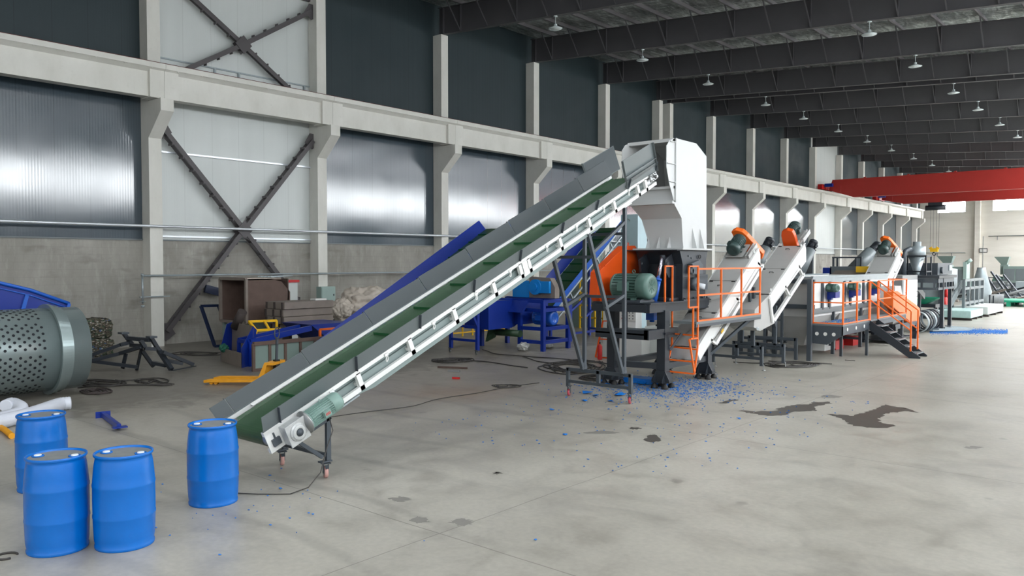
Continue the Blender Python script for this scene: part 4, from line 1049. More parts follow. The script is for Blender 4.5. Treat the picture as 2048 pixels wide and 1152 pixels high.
# walkway
wk = thing('walkway', 'orange railed walkway along the tank with dark toe plate and perforated side', 'walkway', (-8.4, 28, 0))
WX0, WX1, WY0, WZ = -8.86, -7.95, 24.4, 1.13
YS0, YS1, WY1 = 26.95, 27.85, 31.2
m = MB(); m.box((WX0, WY0, WZ - .05), (WX1, WY1, WZ)); m.build('deck', 'grey_paint', wk)
m = MB(); m.box((WX0 + .05, WY0 - .02, WZ - .6), (WX1 - .0, WY0 + .0, WZ - .04)) if False else m.prism([(WX0, WY0, WZ - .05), (WX1, WY0, WZ - .05), (WX1, WY0, WZ - .32), (WX0 + .45, WY0, WZ - .62), (WX0, WY0, WZ - .6)], (0, .03, 0))
m.prism([(WX1, WY0, WZ - .05), (WX1, YS0, WZ - .05), (WX1, YS0, WZ - .28), (WX1, WY0, WZ - .32)], (-.03, 0, 0)); m.box((WX1 - .06, YS1, WZ - .2), (WX1, WY1, WZ - .04))
m.build('skirt_plate', 'dark_grey_paint', wk)
m = MB()
for x in (WX0 + .15, WX0 + .4, WX0 + .65): m.cyl((x, WY0 - .012, WZ - .3), (x, WY0 - .001, WZ - .3), .055, 16)
for y in (24.8, 25.6, 26.4): m.cyl((WX1 + .001, y, WZ - .16), (WX1 + .012, y, WZ - .16), .055, 16)
m.build('lightening_hole', 'label_white', wk)
def railing(pts, zb, zt, posts, nm='guard_rail'):
    m = MB()
    for a, b in zip(pts[:-1], pts[1:]):
        for z in (zb + .03, (zb + zt) / 2 + .03, zt): m.bar((a[0], a[1], z), (b[0], b[1], z), .035, .035)
    for p in posts: m.bar((p[0], p[1], zb), (p[0], p[1], zt + .018), .045, .045)
    return m.build(nm, 'orange', wk)
railing([(WX0 + .02, WY0), (WX1, WY0), (WX1, YS0)], WZ, 2.38, [(WX0 + .02, WY0), (WX1, WY0), (WX1, (WY0 + YS0) / 2), (WX1, YS0 - .05), (WX0 + .02, WY0 + .02)])
railing([(WX1, YS1 + .05), (WX1, WY1), (WX0 + .3, WY1)], WZ, 2.38, [(WX1, YS1 + .05), (WX1, WY1), (WX0 + .3, WY1), (WX1, 29.5)])
# stairs going down towards the open floor
m = MB(); SXB = -6.45
for y in (YS0 + .03, YS1 - .03):
    MB().prism([(WX1, y, WZ), (WX1, y, WZ - .32), (SXB - .32, y, .0), (SXB, y, .0), (SXB, y, .05)], (0, .03 if y < 27.4 else -.03, 0)).build('stringer', 'machine_black', wk)
for i in range(5):
    z = WZ - .06 - (i + .6) * (WZ / 5.6); x = WX1 + (WZ - z) / WZ * (SXB - WX1) * .98
    MB().box((x - .14, YS0 + .05, z - .02), (x + .12, YS1 - .05, z + .01)).build('tread', 'grey_paint', wk)
for y in (YS0 + .04, YS1 - .04):
    h = MB(); x0, x1 = WX1, SXB - .28; sl = (WZ) / (SXB - WX1)
    zt0 = 2.38; zt1 = zt0 - (x1 - x0) * sl
    h.bar((x0, y, zt0), (x1, y, zt1), .035, .035); h.bar((x0, y, zt0 - .6), (x1, y, zt1 - .6), .035, .035)
    h.bar((x0, y, WZ), (x0, y, zt0), .045, .045); h.bar((x1, y, WZ - (x1 - x0) * sl), (x1, y, zt1), .045, .045)
    h.build('hand_rail', 'orange', wk)
for x, y in ((WX1 - .06, YS0 - .05), (WX1 - .06, 30.9), (-8.55, 26.1)): MB().bar((x, y, 0), (x, y, WZ - .05), .08, .08).build('leg', 'dark_grey_paint', wk)

# behind the tank: tube screws, beam with yellow guard, frames
def qf(px, py, Y_): return qy(px, py, Y_)
m = MB(); a = qy(1714, 533, 35.4); b = qy(1741, 505, 36.2); tb = thing('tube_screw', 'grey tube screw with dark motor leaning up behind the tank', 'tube screw', (a.x, a.y, 0))
MB().cyl(a - (b - a) * .3, b, .28, 18).build('tube', 'grey_paint', tb); motor(tb, b + (b - a).normalized() * .35, (b - a), .2, .5, 'machine_black')
MB().bar(a - (b - a) * .2, (a.x, a.y, 0), .1).build('leg', 'dark_grey_paint', tb)
for px, py, qx_, qy_, Y_, lab in ((1513, 530, 1531, 497, 24.3, 'grey inclined tube screw between the two near white screw conveyors'), (1604, 535, 1620, 500, 27.5, 'dark tube screw with steep motor behind the second white screw conveyor')):
    a = qy(px, py, Y_); b = qy(qx_, qy_, Y_ + .4); tb = thing('tube_screw', lab, 'tube screw', (a.x, a.y, 0))
    d = (b - a); MB().cyl(a - d * .5, b, .19, 16).build('tube', 'grey_paint', tb); motor(tb, b + d.normalized() * .2, d, .15, .36, 'machine_black')
    if Y_ < 26: MB().bar(a - d * .4, ((a - d * .4).x, (a - d * .4).y, 0), .09).build('leg', 'dark_grey_paint', tb)
m = MB(); a = qy(1634, 502, 25.2); 
fr = thing('bracket_stand', 'thin white square bracket frame above the second white screw conveyor', 'frame', (-9.9, 24.9, 0))
a = qy(1532, 495, 24.9); b = qy(1552, 495, 24.9); m.bar(a, b, .04); m.bar(a, a - V((0, 0, .75)), .04); m.bar(b, b - V((0, 0, .3)), .03); m.bar((a.x, a.y, a.z - .7), (a.x, a.y, 0), .04); m.build('tube_frame', 'white_paint', fr)
# long trough on the far side of the tank
tr = thing('feed_trough', 'dark grey trough beam with yellow guards behind the tank', 'trough', (-10.8, 34.6, 0))
a = qy(1660, 535, 29.0); 
m = MB(); yy = 34.4; A_ = qy(1660, 535, yy); B_ = V((-9.98, yy, 0)); ZT = qy(1690, 533, yy).z; ZB = qy(1690, 550, yy).z
m.box((A_.x, yy, ZB), (B_.x, yy + .6, ZT)); m.build('trough_beam', 'grey_paint', tr)
m = MB(); m.prism([(A_.x + .2, yy - .5, ZB), (A_.x + .4, yy - .5, ZT - .16), (B_.x - .1, yy - .5, ZT - .16), (B_.x - .1, yy - .5, ZB)], (0, .4, 0)); m.build('cover_plate', 'rust_light', tr)
m = MB(); m.box((qy(1722, 533, yy).x, yy - .65, ZB + .12), (B_.x + .02, yy - .52, ZT + .01)); m.build('guard', 'yellow', tr)
m = MB(); 
for px in (1667, 1675, 1712, 1722): p = qy(px, 515, yy + .5); m.bar((p.x, p.y, ZT), (p.x, p.y, qy(1690, 515, yy + .5).z), .07)
p = qy(1665, 515, yy + .5); q = qy(1724, 515, yy + .5); zq = qy(1690, 515, yy + .5).z; m.bar((p.x, p.y, zq), (q.x, q.y, zq), .1, .06); m.build('upper_frame', 'dark_grey_paint', tr)
m = MB()
for x in (A_.x + .1, B_.x - .1): m.bar((x, yy + .3, 0), (x, yy + .3, ZB), .12)
m.build('leg', 'dark_grey_paint', tr)
m = MB(); p = qy(1655, 540, yy); m.box((p.x - .2, yy, ZB), (p.x + .15, yy + .3, ZT - .05)); m.build('gear_unit', 'blue_paint', tr)
dk = thing('panel_box', 'dark grey panel with yellow square guard behind the second white screw conveyor', 'panel', (-12.2, 31, 0))
m = MB(); a = qy(1603, 505, 31); b = qy(1625, 552, 31); m.box((a.x, 31, b.z - .3), (b.x, 31.1, a.z)); m.bar((a.x + .2, 31.05, 0), (a.x + .2, 31.05, b.z), .1); m.build('panel', 'dark_grey_paint', dk)
m = MB(); a = qy(1600, 544, 30.8); b = qy(1611, 531, 30.8); m.box((a.x, 30.8, a.z), (b.x, 30.86, b.z)); m.build('guard', 'yellow', dk)

# ================================================================ CENTRIFUGE: orange sloping guard, cabinet, cyclone
cf = thing('dewatering_machine', 'dark framed dewatering machine with large sloping orange belt guard beside the stairs', 'dewatering machine', (-8.7, 33, 0))
G = -8.15
gp = [(G, 30.2, 1.95), (G, 30.9, 1.95), (G, 33.4, 1.36), (G, 33.95, 1.2), (G, 34.0, .95), (G, 33.7, .72), (G, 32.6, .75), (G, 30.7, 1.28), (G, 30.2, 1.45)]
m = MB(); m.prism(gp, (-.3, 0, 0)); m.build('belt_guard', 'orange', cf, bevel=.02)
m = MB(); m.box((-9.6, 31.2, 0.1), (-8.5, 33.9, .14)); 
for x in (-9.5, -8.4):
    m.bar((x, 31.3, .62), (x, 34.4, .62), .14, .18)
    for y in (31.4, 34.2): m.bar((x, y, .1), (x, y, .62), .16, .16); m.prism([(x - .12, y - .25, .0), (x - .12, y + .25, 0), (x - .12, y + .1, .3), (x - .12, y - .1, .3)], (.24, 0, 0))
m.bar((-9.5, 34.2, .62), (-8.4, 34.2, .62), .14, .18); m.bar((-9.5, 31.3, .62), (-8.4, 31.3, .62), .14, .18)
m.build('base_frame', 'machine_black', cf)
motor(cf, (-9.0, 34.4, .98), (0, 1, 0), .27, .8, 'machine_black')
m = MB(); m.prism([(-9.6, 31.6, .7), (-9.6, 31.8, 2.1), (-9.6, 32.6, 2.1), (-9.6, 33.4, .7)], (1.1, 0, 0)); m.build('housing', 'tank_grey', cf)
cb = thing('control_cabinet', 'white double door cabinet with sides coloured grey for shade and chute right of the orange rails', 'cabinet', (-9.5, 35.8, 0))
m = MB(); m.box((-10.3, 34.9, .95), (-9.05, 37.2, 2.45)); m.build('cabinet_body', 'cabinet_side_shaded', cb)
for a, b in ((35.0, 36.05), (36.08, 37.1)):
    d_ = MB().box((-9.05, a, 1.08), (-9.02, b, 2.25)).build('door', 'white_paint', cb)
    hy_ = a + .2 if a < 35.5 else b - .12
    MB().tube([(-9.02, hy_, 1.55), (-8.97, hy_, 1.55), (-8.97, hy_, 1.75), (-9.02, hy_, 1.75)], .014, 6).build('door_handle', 'black_rubber', d_)
m = MB(); m.prism([(-10.0, 37.2, 2.25), (-10.0, 37.2, 1.95), (-10.0, 38.9, 1.35), (-10.0, 38.95, 1.6)], (.85, 0, 0)); m.build('chute', 'grey_paint', cb)
for x, y in ((-10.2, 35.0), (-9.15, 35.0), (-10.2, 37.1), (-9.15, 37.1), (-9.15, 38.0)): MB().bar((x, y, 0), (x, y, .96 if y < 38 else 1.6), .1, .1).build('leg', 'dark_grey_paint', cb)
cy = thing('cyclone', 'galvanised cyclone separator on a dark stand with grey elbow duct', 'cyclone', (-9.9, 38.6, 0))
c = qy(1834, 484, 38.8)
m = MB(); m.lathe([(.12, 2.42), (.12, 2.5), (.33, 3.22)], (c.x, c.y, 0), n=28).build('cone', 'galv', cy)
m = MB(); m.lathe([(.38, 3.2), (.38, 3.66), (.4, 3.68), (.12, 3.7)], (c.x, c.y, 0), n=28); 
m = MB(); m.lathe([(.33, 3.22), (.36, 3.24), (.36, 3.68), (.17, 3.7), (.17, 3.9), (.16, 3.9)], (c.x, c.y, 0), n=28).build('drum', 'galv', cy)
m = MB()
for dx in (-.48, .48):
    for dy in (-.45, .45): m.bar((c.x + dx, c.y + dy, 2.42), (c.x + dx, c.y + dy, 3.28), .06, .06)
for dx in (-.48, .48):
    for z in (3.26, 2.58): m.bar((c.x + dx, c.y - .45, z), (c.x + dx, c.y + .45, z), .06, .06)
for dy in (-.45, .45):
    for z in (3.26, 2.58): m.bar((c.x - .48, c.y + dy, z), (c.x + .48, c.y + dy, z), .06, .06)
m.build('stand', 'machine_black', cy)
m = MB(); xq = qy(1806.5, 540, 37.2).x
m.tube([(xq, 37.3, 2.2), (xq, 37.3, 3.36), (xq + .03, 37.38, 3.48), (xq + .12, 37.5, 3.54), (c.x - .2, c.y - .1, 3.56)], .1, 14); m.build('elbow_duct', 'dark_grey_paint', cy)
pl = thing('steel_platform', 'dark grey steel platform on posts carrying the cyclone and a sifter', 'platform', (-9.2, 39.2, 0))
PX = [-11.0, -8.4]
m = MB(); m.box((-11.2, 37.6, 2.3), (-8.3, 40.9, 2.42)); m.build('deck', 'machine_black', pl)
m = MB()
for z, h_ in ((2.2, .18), (1.85, .1)):
    m.bar((-11.2, 37.7, z), (-8.4, 37.7, z), .1, h_); m.bar((-8.4, 37.7, z), (-8.4, 40.6, z), .1, h_) 
for i in range(6): m.bar((-11.0 + i * .5, 37.7, 1.85), (-11.0 + i * .5, 37.7, 2.2), .08, .08)
for i in range(5): m.bar((-8.4, 37.9 + i * .6, 1.85), (-8.4, 37.9 + i * .6, 2.2), .08, .08)
m.build('edge_truss', 'dark_grey_paint', pl)
for x, y in ((-8.4, 38.6), (-8.45, 40.3), (-11.0, 37.8), (-11.0, 40.6)): MB().bar((x, y, 0), (x, y, 2.3), .14, .14).build('leg', 'machine_black', pl)
sf = thing('sifter', 'dark grey rectangular sifter box on top of the steel platform', 'sifter', (-9.3, 41.5, 2.42))
m = MB(); m.box((-10.6, 40.0, 2.42), (-8.9, 42.8, 2.95)); m.build('box', 'dark_grey_paint', sf)
m = MB(); m.cyl((-8.9, 40.6, 2.62), (-8.8, 40.6, 2.62), .15, 16).build('inspection_port', 'dark_grey_paint', sf); MB().box((-8.9, 42.1, 2.6), (-8.87, 42.7, 2.85)).build('side_plate', 'galv', sf)
# ================================================================ LEFT SIDE: STORED MACHINE PARTS
rnd = random.Random(11)
TRX, TRZ, TRR = -19.8, 1.02, .94
tm = thing('trommel_drum', 'large grey perforated steel drum lying on its side with a flange ring', 'trommel drum', (TRX, 5.5, 0))
MB().lathe([(TRR - .02, 1.6), (TRR, 1.6), (TRR, 7.5), (TRR - .012, 7.5), (TRR - .02, 7.5)], (TRX, 0, TRZ), (0, 1, 0), 72, caps=False).build('shell', 'trommel', tm)
MB().lathe([(TRR, 6.86), (TRR + .085, 6.86), (TRR + .085, 6.94), (TRR + .05, 6.95), (TRR + .05, 7.06), (TRR + .02, 7.07), (TRR + .02, 7.12), (TRR, 7.12)], (TRX, 0, TRZ), (0, 1, 0), 96, caps=False, smooth=False).build('flange_ring', 'trommel', tm)
hm = MB(); row = 0; ang0 = -82.8
for blk in range(8):
    for i in range(8):
        a = radians(ang0 + blk * 45 + i * 4.9)
        if not (-1.7 < a < 2.0): continue
        for k in range(31):
            y = 2.35 + k * .19 + (.095 if i % 2 else 0)
            if y > 6.62: continue
            c = V((TRX + (TRR + .002) * cos(a), y, TRZ + (TRR + .002) * sin(a))); n = V((cos(a), 0, sin(a))); e1 = V((0, 1, 0)); e2 = n.cross(e1)
            hm.raw([c + (e1 * cos(t) + e2 * sin(t)) * .031 for t in [2 * pi * j / 8 for j in range(8)]], [tuple(range(8))])
hm.build('perforation', 'dark_hole', tm)
# blue trough behind the drum
bt = thing('blue_trough', 'blue steel trough section lying tilted behind the grey perforated drum', 'trough', (-21.6, 6, 0))
def q22(px, py, x=-21.3): return qx(px, py, x)
m = MB(); top = [q22(-120, 548), q22(0, 566), q22(60, 580), q22(138, 607)]; bot = [q22(134, 625), q22(0, 652), q22(-120, 640)]
m.prism(top + bot, (-.03, 0, 0)); off = V((-1.0, 0, 0)); m.prism([p + off for p in top + bot], (.03, 0, 0))
a_, b_ = bot[0], bot[2]; m.raw([a_, b_, b_ + off, a_ + off], [(0, 1, 2, 3)]); m.build('trough_body', 'blue_paint', bt)
m = MB(); m.tube([p + V((.02, 0, 0)) for p in top], .045, 6); m.tube([p + V((.02, 0, -.13)) for p in top], .015, 6); m.bar(q22(54, 590, -21.26), q22(40, 640, -21.26), .08, .05, up=(1, 0, 0)); m.bar(q22(138, 607, -21.26), q22(133, 630, -21.26), .07, .05, up=(1, 0, 0)); m.build('rim_rib', 'blue_light', bt)
m = MB()
for y in (4.2, 6.2): m.bar((-21.4, y, 0), (-21.4, y, 1.3), .1); m.bar((-22.2, y, 0), (-22.2, y, 1.3), .1)
m.build('trestle', 'blue_paint', bt)
# bales
def bale(x, y, z, dx, dy, dz, lab, grp='compressed bales by the wall'):
    m = MB(); n = 7; vs = []; 
    import itertools
    bm = bmesh.new(); bmesh.ops.create_cube(bm, size=1); bmesh.ops.subdivide_edges(bm, edges=bm.edges[:], cuts=9, use_grid_fill=True)
    for v in bm.verts:
        p = v.co
        f = 1 - .10 * (abs(p.x * 2) ** 6 * abs(p.z * 2) ** 6 + abs(p.y * 2) ** 6 * abs(p.z * 2) ** 6)
        v.co = V((p.x * dx * f, p.y * dy * f, p.z * dz)) + V((rnd.uniform(-.03, .03), rnd.uniform(-.03, .03), rnd.uniform(-.02, .02)))
        if p.z < -.49: v.co.z = -dz / 2
    bm.verts.index_update(); m.raw([v.co + V((x, y, z + dz / 2)) for v in bm.verts], [[v.index for v in f.verts] for f in bm.faces], False); bm.free()
    o = m.build('waste_bale', 'bale_mix'); tag(o, lab, 'bale', grp)
    s_ = MB()
    for k in (-.3, 0, .3):
        yy = y + k * dy; s_.tube([(x - dx / 2 - .02, yy, z + .0), (x - dx / 2 - .02, yy, z + dz + .015), (x + dx / 2 + .02, yy, z + dz + .015), (x + dx / 2 + .02, yy, z)], .008, 5)
    s_.build('strap', 'cable_black', o)
bale(-26.85, 10.55, 0, 1.1, 1.15, .56, 'lower bale of the pair between the grey drum and the left column')
bale(-26.85, 10.55, .57, 1.05, 1.1, .62, 'upper bale of the pair between the grey drum and the left column')
bale(-26.4, 8.3, 0, 1.1, 1.3, .7, 'bottom bale hidden behind the blue trough')
bale(-26.4, 8.3, .71, 1.1, 1.25, .7, 'middle bale behind the blue trough')
bale(-26.4, 8.3, 1.42, 1.05, 1.2, .62, 'top bale showing above the blue trough edge')
# dark angle-iron racks
rk = thing('steel_trestle', 'dark grey welded trestle frames leaning together on the floor left of the column', 'trestle', (-22, 10, 0))
def B(m, p, q, xa, xb, w_=.13, h_=.09): m.bar(qx(*p, xa), qx(*q, xb), w_, h_)
A1 = MB(); xf, xr = -21.6, -22.4
B(A1, (302, 675), (318, 701), xf, xf, .12); B(A1, (318, 701), (343, 739), xf, -21.1, .12); B(A1, (282, 682), (289, 694), xf, xf); B(A1, (284, 701), (307, 733), -21.9, -21.9, .1)
B(A1, (304, 725), (333, 731), -21.9, -21.5); B(A1, (326, 704), (386, 729), -21.3, -21.3, .12); B(A1, (343, 741), (390, 732), -21.1, -21.35, .1, .02); B(A1, (334, 721), (366, 727), -21.5, -21.3); B(A1, (289, 697), (312, 698), xf, xf, .1)
A1.build('right_frame', 'machine_black', rk)
A2 = MB(); B(A2, (247, 666), (265, 690), xr, xr, .12); B(A2, (255, 676), (301, 680), xr, xf, .14, .1); B(A2, (240, 707), (284, 693), xr, xf, .12); B(A2, (180, 722), (240, 707), -22.8, xr, .12); B(A2, (240, 690), (262, 684), xr, xr, .1); B(A2, (180, 711), (240, 690), -22.8, xr, .1)
B(A2, (283, 696), (273, 742), -21.9, -22.3, .05); B(A2, (252, 707), (245, 737), xr, -22.5, .05); B(A2, (185, 722), (275, 734), -22.8, -22.1, .1); B(A2, (262, 690), (290, 692), xr, xf, .1)
A2.build('left_frame', 'machine_black', rk)
for p, x in (((247, 666), xr), ((303, 674), xf)): MB().cbox(qx(*p, x), (.26, .2, .05)).build('foot_plate', 'dark_grey_paint', rk)

# cables on the floor
def cable(lines, lab, r=.014, m='cable_black', jit=.05, cat='cable'):
    mb = MB()
    for ln in lines:
        pts = [qz(px, py, r * 1.0) for px, py in ln]; sm = []
        for a, b in zip(pts[:-1], pts[1:]):
            n = max(2, int((b - a).length / .25))
            for i in range(n): sm.append(a.lerp(b, i / n))
        sm.append(pts[-1])
        for k in range(3):   # smooth
            sm = [sm[0]] + [(sm[i - 1] + sm[i] * 2 + sm[i + 1]) / 4 for i in range(1, len(sm) - 1)] + [sm[-1]]
        ph = rnd.uniform(0, 6)
        sm = [p + V((sin(i * .7 + ph), cos(i * .55 + ph), 0)) * jit + V((0, 0, r * .4 * (1 + sin(i * .9 + ph)))) for i, p in enumerate(sm)]
        mb.tube(sm, r, 6)
    o = mb.build('power_cable' if cat == 'cable' else cat, m); return tag(o, lab, cat)
def coil(cx, cy, w_, h_, n=5):
    out = []
    for k in range(n):
        s_ = rnd.uniform(.55, 1.0); ox = rnd.uniform(-.15, .15) * w_; oy = rnd.uniform(-.15, .15) * h_; ph = rnd.uniform(0, 6)
        out.append([(cx + ox + w_ / 2 * s_ * cos(ph + t * 2 * pi / 10 * 1.0), cy + oy + h_ / 2 * s_ * sin(ph + t * 2 * pi / 10)) for t in range(11)])
    return out
cable(coil(215, 768, 120, 16, 6) + coil(300, 764, 60, 14, 4) + [[(170, 760), (240, 764), (300, 757), (330, 766), (353, 769)], [(160, 775), (230, 770), (290, 772), (340, 768)], [(180, 765), (262, 772), (300, 769), (322, 772), (350, 770)]], 'tangled black cables on the floor right of the grey drum', .016)
cable(coil(190, 782, 60, 12, 4), 'bundle of thin dark steel strips beside the drum foot', .02, 'rust_dark', .02, 'strip bundle')
cable(coil(905, 721, 80, 9, 7) + [[(862, 722), (900, 718), (950, 722), (1000, 728), (1060, 736)]], 'coiled dark cable on the floor between the conveyor and the blue machine', .016)
cable(coil(1010, 772, 60, 8, 6) + [[(640, 838), (750, 822), (830, 812), (870, 800), (930, 790), (990, 778), (1040, 772), (1080, 765)]], 'long thin cable running from the conveyor tail to a coil', .008)
cable(coil(1150, 735, 120, 26, 9) + coil(1185, 755, 50, 12, 5) + [[(960, 700), (1020, 712), (1100, 716), (1200, 724)], [(1040, 714), (1110, 728), (1200, 735)]], 'heap of dark cables on the floor below the conveyor support', .016, jit=.08)
cable(coil(1590, 729, 110, 12, 9) + [[(1540, 722), (1600, 726), (1660, 728)], [(1470, 724), (1520, 728), (1570, 728)]], 'tangled cables on the floor in front of the tank leg', .014)
cable(coil(1260, 716, 60, 8, 5), 'cables lying at the foot of the white control cabinet', .016)
cable(coil(400, 708, 90, 8, 5), 'loose dark wires along the wall foot under the crossed brace', .014)
cable([[(400, 976), (440, 986), (520, 991), (580, 988)]], 'black motor lead lying on the floor under the conveyor tail', .008, jit=.0)
m = MB(); a = V((-8.98, 6.62, .95)); e = qz(580, 988, .01)
m.tube([a, a + V((.06, .04, -.25)), (a.lerp(e, .15).x + .1, a.lerp(e, .15).y, .5), (a.lerp(e, .35).x + .12, a.lerp(e, .35).y, .2), (a.lerp(e, .65).x + .1, a.lerp(e, .65).y, .05), e], .008, 6)
m.build('hanging_lead', 'cable_black', conv)
cable([[(1690, 720), (1710, 722)]], 'short cable end hanging down at the walkway', .01, jit=0)

# white ducts, yellow hose, rod, blue post
def hose(pts, r, lab, nm, cat, m, rib=.012, per=.05):
    P = [V(p) for p in pts]; sm = []
    for i in range(len(P) - 1):
        for k in range(8): sm.append(P[i].lerp(P[i + 1], k / 8))
    sm.append(P[-1])
    for _ in range(4): sm = [sm[0]] + [(sm[i - 1] + sm[i] * 2 + sm[i + 1]) / 4 for i in range(1, len(sm) - 1)] + [sm[-1]]
    L = [0]; 
    for i in range(1, len(sm)): L.append(L[-1] + (sm[i] - sm[i - 1]).length)
    n = int(L[-1] / per * 2); out = []; rs = []
    for k in range(n + 1):
        d = L[-1] * k / n; i = max(j for j in range(len(L)) if L[j] <= d + 1e-9); i = min(i, len(sm) - 2)
        out.append(sm[i].lerp(sm[i + 1], (d - L[i]) / max(1e-6, L[i + 1] - L[i]))); rs.append(r + (rib if k % 2 else 0))
    return tag(MB().tube(out, rs, 16).build(nm, m), lab, cat)
F = lambda px, py, z: tuple(qz(px, py, z))
hose([F(141, 806, .13), F(120, 808, .13), F(75, 824, .13), F(40, 834, .13), F(-20, 848, .13)], .125, 'long white flexible duct lying behind the rear blue drum', 'flexible_duct', 'duct', 'duct_white')
hose([F(11, 812, .24), F(24, 806, .24), F(44, 815, .2), F(40, 826, .13), F(10, 834, .12), F(-30, 845, .12)], .11, 'curled white flexible duct at the left picture edge', 'flexible_duct', 'duct', 'duct_white')
hose([F(-20, 846, .05), F(8, 858, .05), F(24, 872, .05)], .045, 'short yellow corrugated hose beside the rear blue drum', 'corrugated_hose', 'hose', 'pallet_yellow', .006, .03)
m = MB(); m.bar(F(50, 812, .03), F(88, 818, .03), .03); tag(m.build('steel_rod', 'rust'), 'thin brown rod on the floor below the perforated drum', 'rod')
bp = thing('blue_bracket', 'blue steel post with end plates lying on the floor', 'bracket', tuple(qz(222, 838)))
a = qz(206, 829, .06); b = qz(238, 853, .06); m = MB(); m.bar(a, b, .07, .09); m.build('post', 'blue_paint', bp)
d = (b - a).normalized(); sdv = d.cross(V((0, 0, 1)))
MB().bar(a - sdv * .13, a + sdv * .13, .02, .12).build('end_plate', 'blue_paint', bp); MB().bar(b - sdv * .12 + d * .06, b + sdv * .12 + d * .06, .14, .02).build('end_plate', 'blue_paint', bp)

# pallet jack
pj_ = thing('pallet_jack', 'orange yellow hand pallet jack with dark handle pointing left', 'pallet jack', tuple(qz(460, 765)))
t0 = qz(410, 768); t1 = qz(512, 770); dr = (t1 - t0); dr.z = 0; Lf = dr.length; dr.normalize(); sd2 = V((-dr.y, dr.x, 0))
def pjp(a, b, z): return t0 + dr * a + sd2 * b + V((0, 0, z))
for b in (.0, .5):
    m = MB(); m.prism([pjp(0, b - .07, .1), pjp(.12, b - .09, .12), pjp(Lf, b - .09, .14), pjp(Lf, b + .09, .14), pjp(.12, b + .09, .12), pjp(0, b + .07, .1)], (0, 0, -.06)); m.build('fork', 'pallet_yellow', pj_)
    m = MB()
    for a in (.18, .3): m.cyl(pjp(a, b - .05, .045), pjp(a, b + .05, .045), .045, 14)
    m.build('load_wheel', 'pallet_yellow', pj_)
m = MB(); m.prism([pjp(Lf, -.09, .08), pjp(Lf + .2, -.09, .1), pjp(Lf + .32, -.09, .5), pjp(Lf + .5, -.09, .5), pjp(Lf + .5, -.09, .56), pjp(Lf + .26, -.09, .56), pjp(Lf + .1, -.09, .2), pjp(Lf, -.09, .14)], tuple(sd2 * .68)); m.build('lift_head', 'pallet_yellow', pj_)
m = MB(); m.bar(pjp(Lf + .42, .25, .1), pjp(Lf + .42, .25, .6), .12); m.cyl(pjp(Lf + .42, .15, .09), pjp(Lf + .42, .35, .09), .09, 16); m.build('steer_wheel', 'black_rubber', pj_)
m = MB(); m.bar(pjp(Lf + .42, .25, .56), pjp(Lf + .44, .25, 1.15), .05); m.torus(pjp(Lf + .44, .25, 1.25), dr, .14, .015, 16, 6); m.build('handle', 'dark_grey_paint', pj_)
m = MB(); m.cbox(pjp(Lf + .5, .2, .3), (.09, .09, .09)); m.build('pump_cap', 'yellow', pj_)

# blue hopper bin with open mouth
bh = thing('hopper_bin', 'blue and grey steel hopper bin with open slanted mouth and green net on its lip', 'hopper', (-21.0, 12.6, 0))
a, b = qz(441, 722), qz(483, 736); c = qz(505, 731); d_ = a + (c - b)
up = lambda p, z: V((p.x, p.y, z))
mm = MB(); mm.prism([up(b, .0), up(c, .0), up(c, .5), up(c + (c - b) * .45, 1.0), up(c + (c - b) * .1, 1.14), up(b, .55)], tuple((a - b).normalized() * .03)); mm.build('side_sheet', 'blue_paint', bh)
mm = MB(); mm.prism([up(a, .0), up(d_, .0), up(d_ + (c - b) * .1, 1.14), up(a + (d_ - a) * .6, 1.1), up(a, .4)], tuple((b - a).normalized() * .03)); mm.build('side_sheet', 'blue_paint', bh)
mm = MB(); mm.prism([up(a, .0), up(b, .0), up(b, .42), up(a, .4)], tuple((c - b).normalized() * .03)); mm.prism([up(d_, 0), up(c, 0), up(c + (c - b) * .1, 1.14), up(d_ + (c - b) * .1, 1.14)], tuple((c - b).normalized() * .02)); mm.build('front_lip', 'rust_light', bh)
mm = MB(); mm.cyl(up(d_.lerp(c, .2), 1.0), up(d_.lerp(c, .35), 1.5) + V((.1, .1, 0)), .14, 16); mm.build('outlet_pipe', 'rust_dark', bh)
mm = MB(); g0 = up(a.lerp(b, .18), .42)
bm = bmesh.new(); bmesh.ops.create_icosphere(bm, subdivisions=3, radius=.12)
for v in bm.verts: v.co *= 1 + rnd.uniform(-.25, .25)
bm.verts.index_update(); mm.raw([V((v.co.x * 1.3, v.co.y, v.co.z)) + g0 for v in bm.verts], [[v.index for v in f.verts] for f in bm.faces]); bm.free(); tag(mm.build('net_bundle', 'net_green'), 'crumpled green net on the lip of the blue hopper bin', 'net')
# rusty panel screen in front of it
sp = thing('panel_screen', 'rusty steel frame screen with blue grey sheet panels standing behind the pallet jack', 'panel screen', (-19.5, 13, 0))
ya, yb = 11.97, 14.6; x = -19.55
m = MB(); m.bar((x, ya, .04), (x, yb, .04), .08, .08); m.bar((x, ya, .76), (x, yb, .76), .1, .1)
yy = ya
while yy <= yb: m.bar((x, yy, 0), (x, yy, .76), .08, .06); yy += .5
m.build('frame', 'rust', sp)
yy = ya
while yy < yb - .4: MB().box((x - .01, yy + .04, .08), (x + .0, yy + .46, .72)).build('sheet', 'ext_green', sp); yy += .5
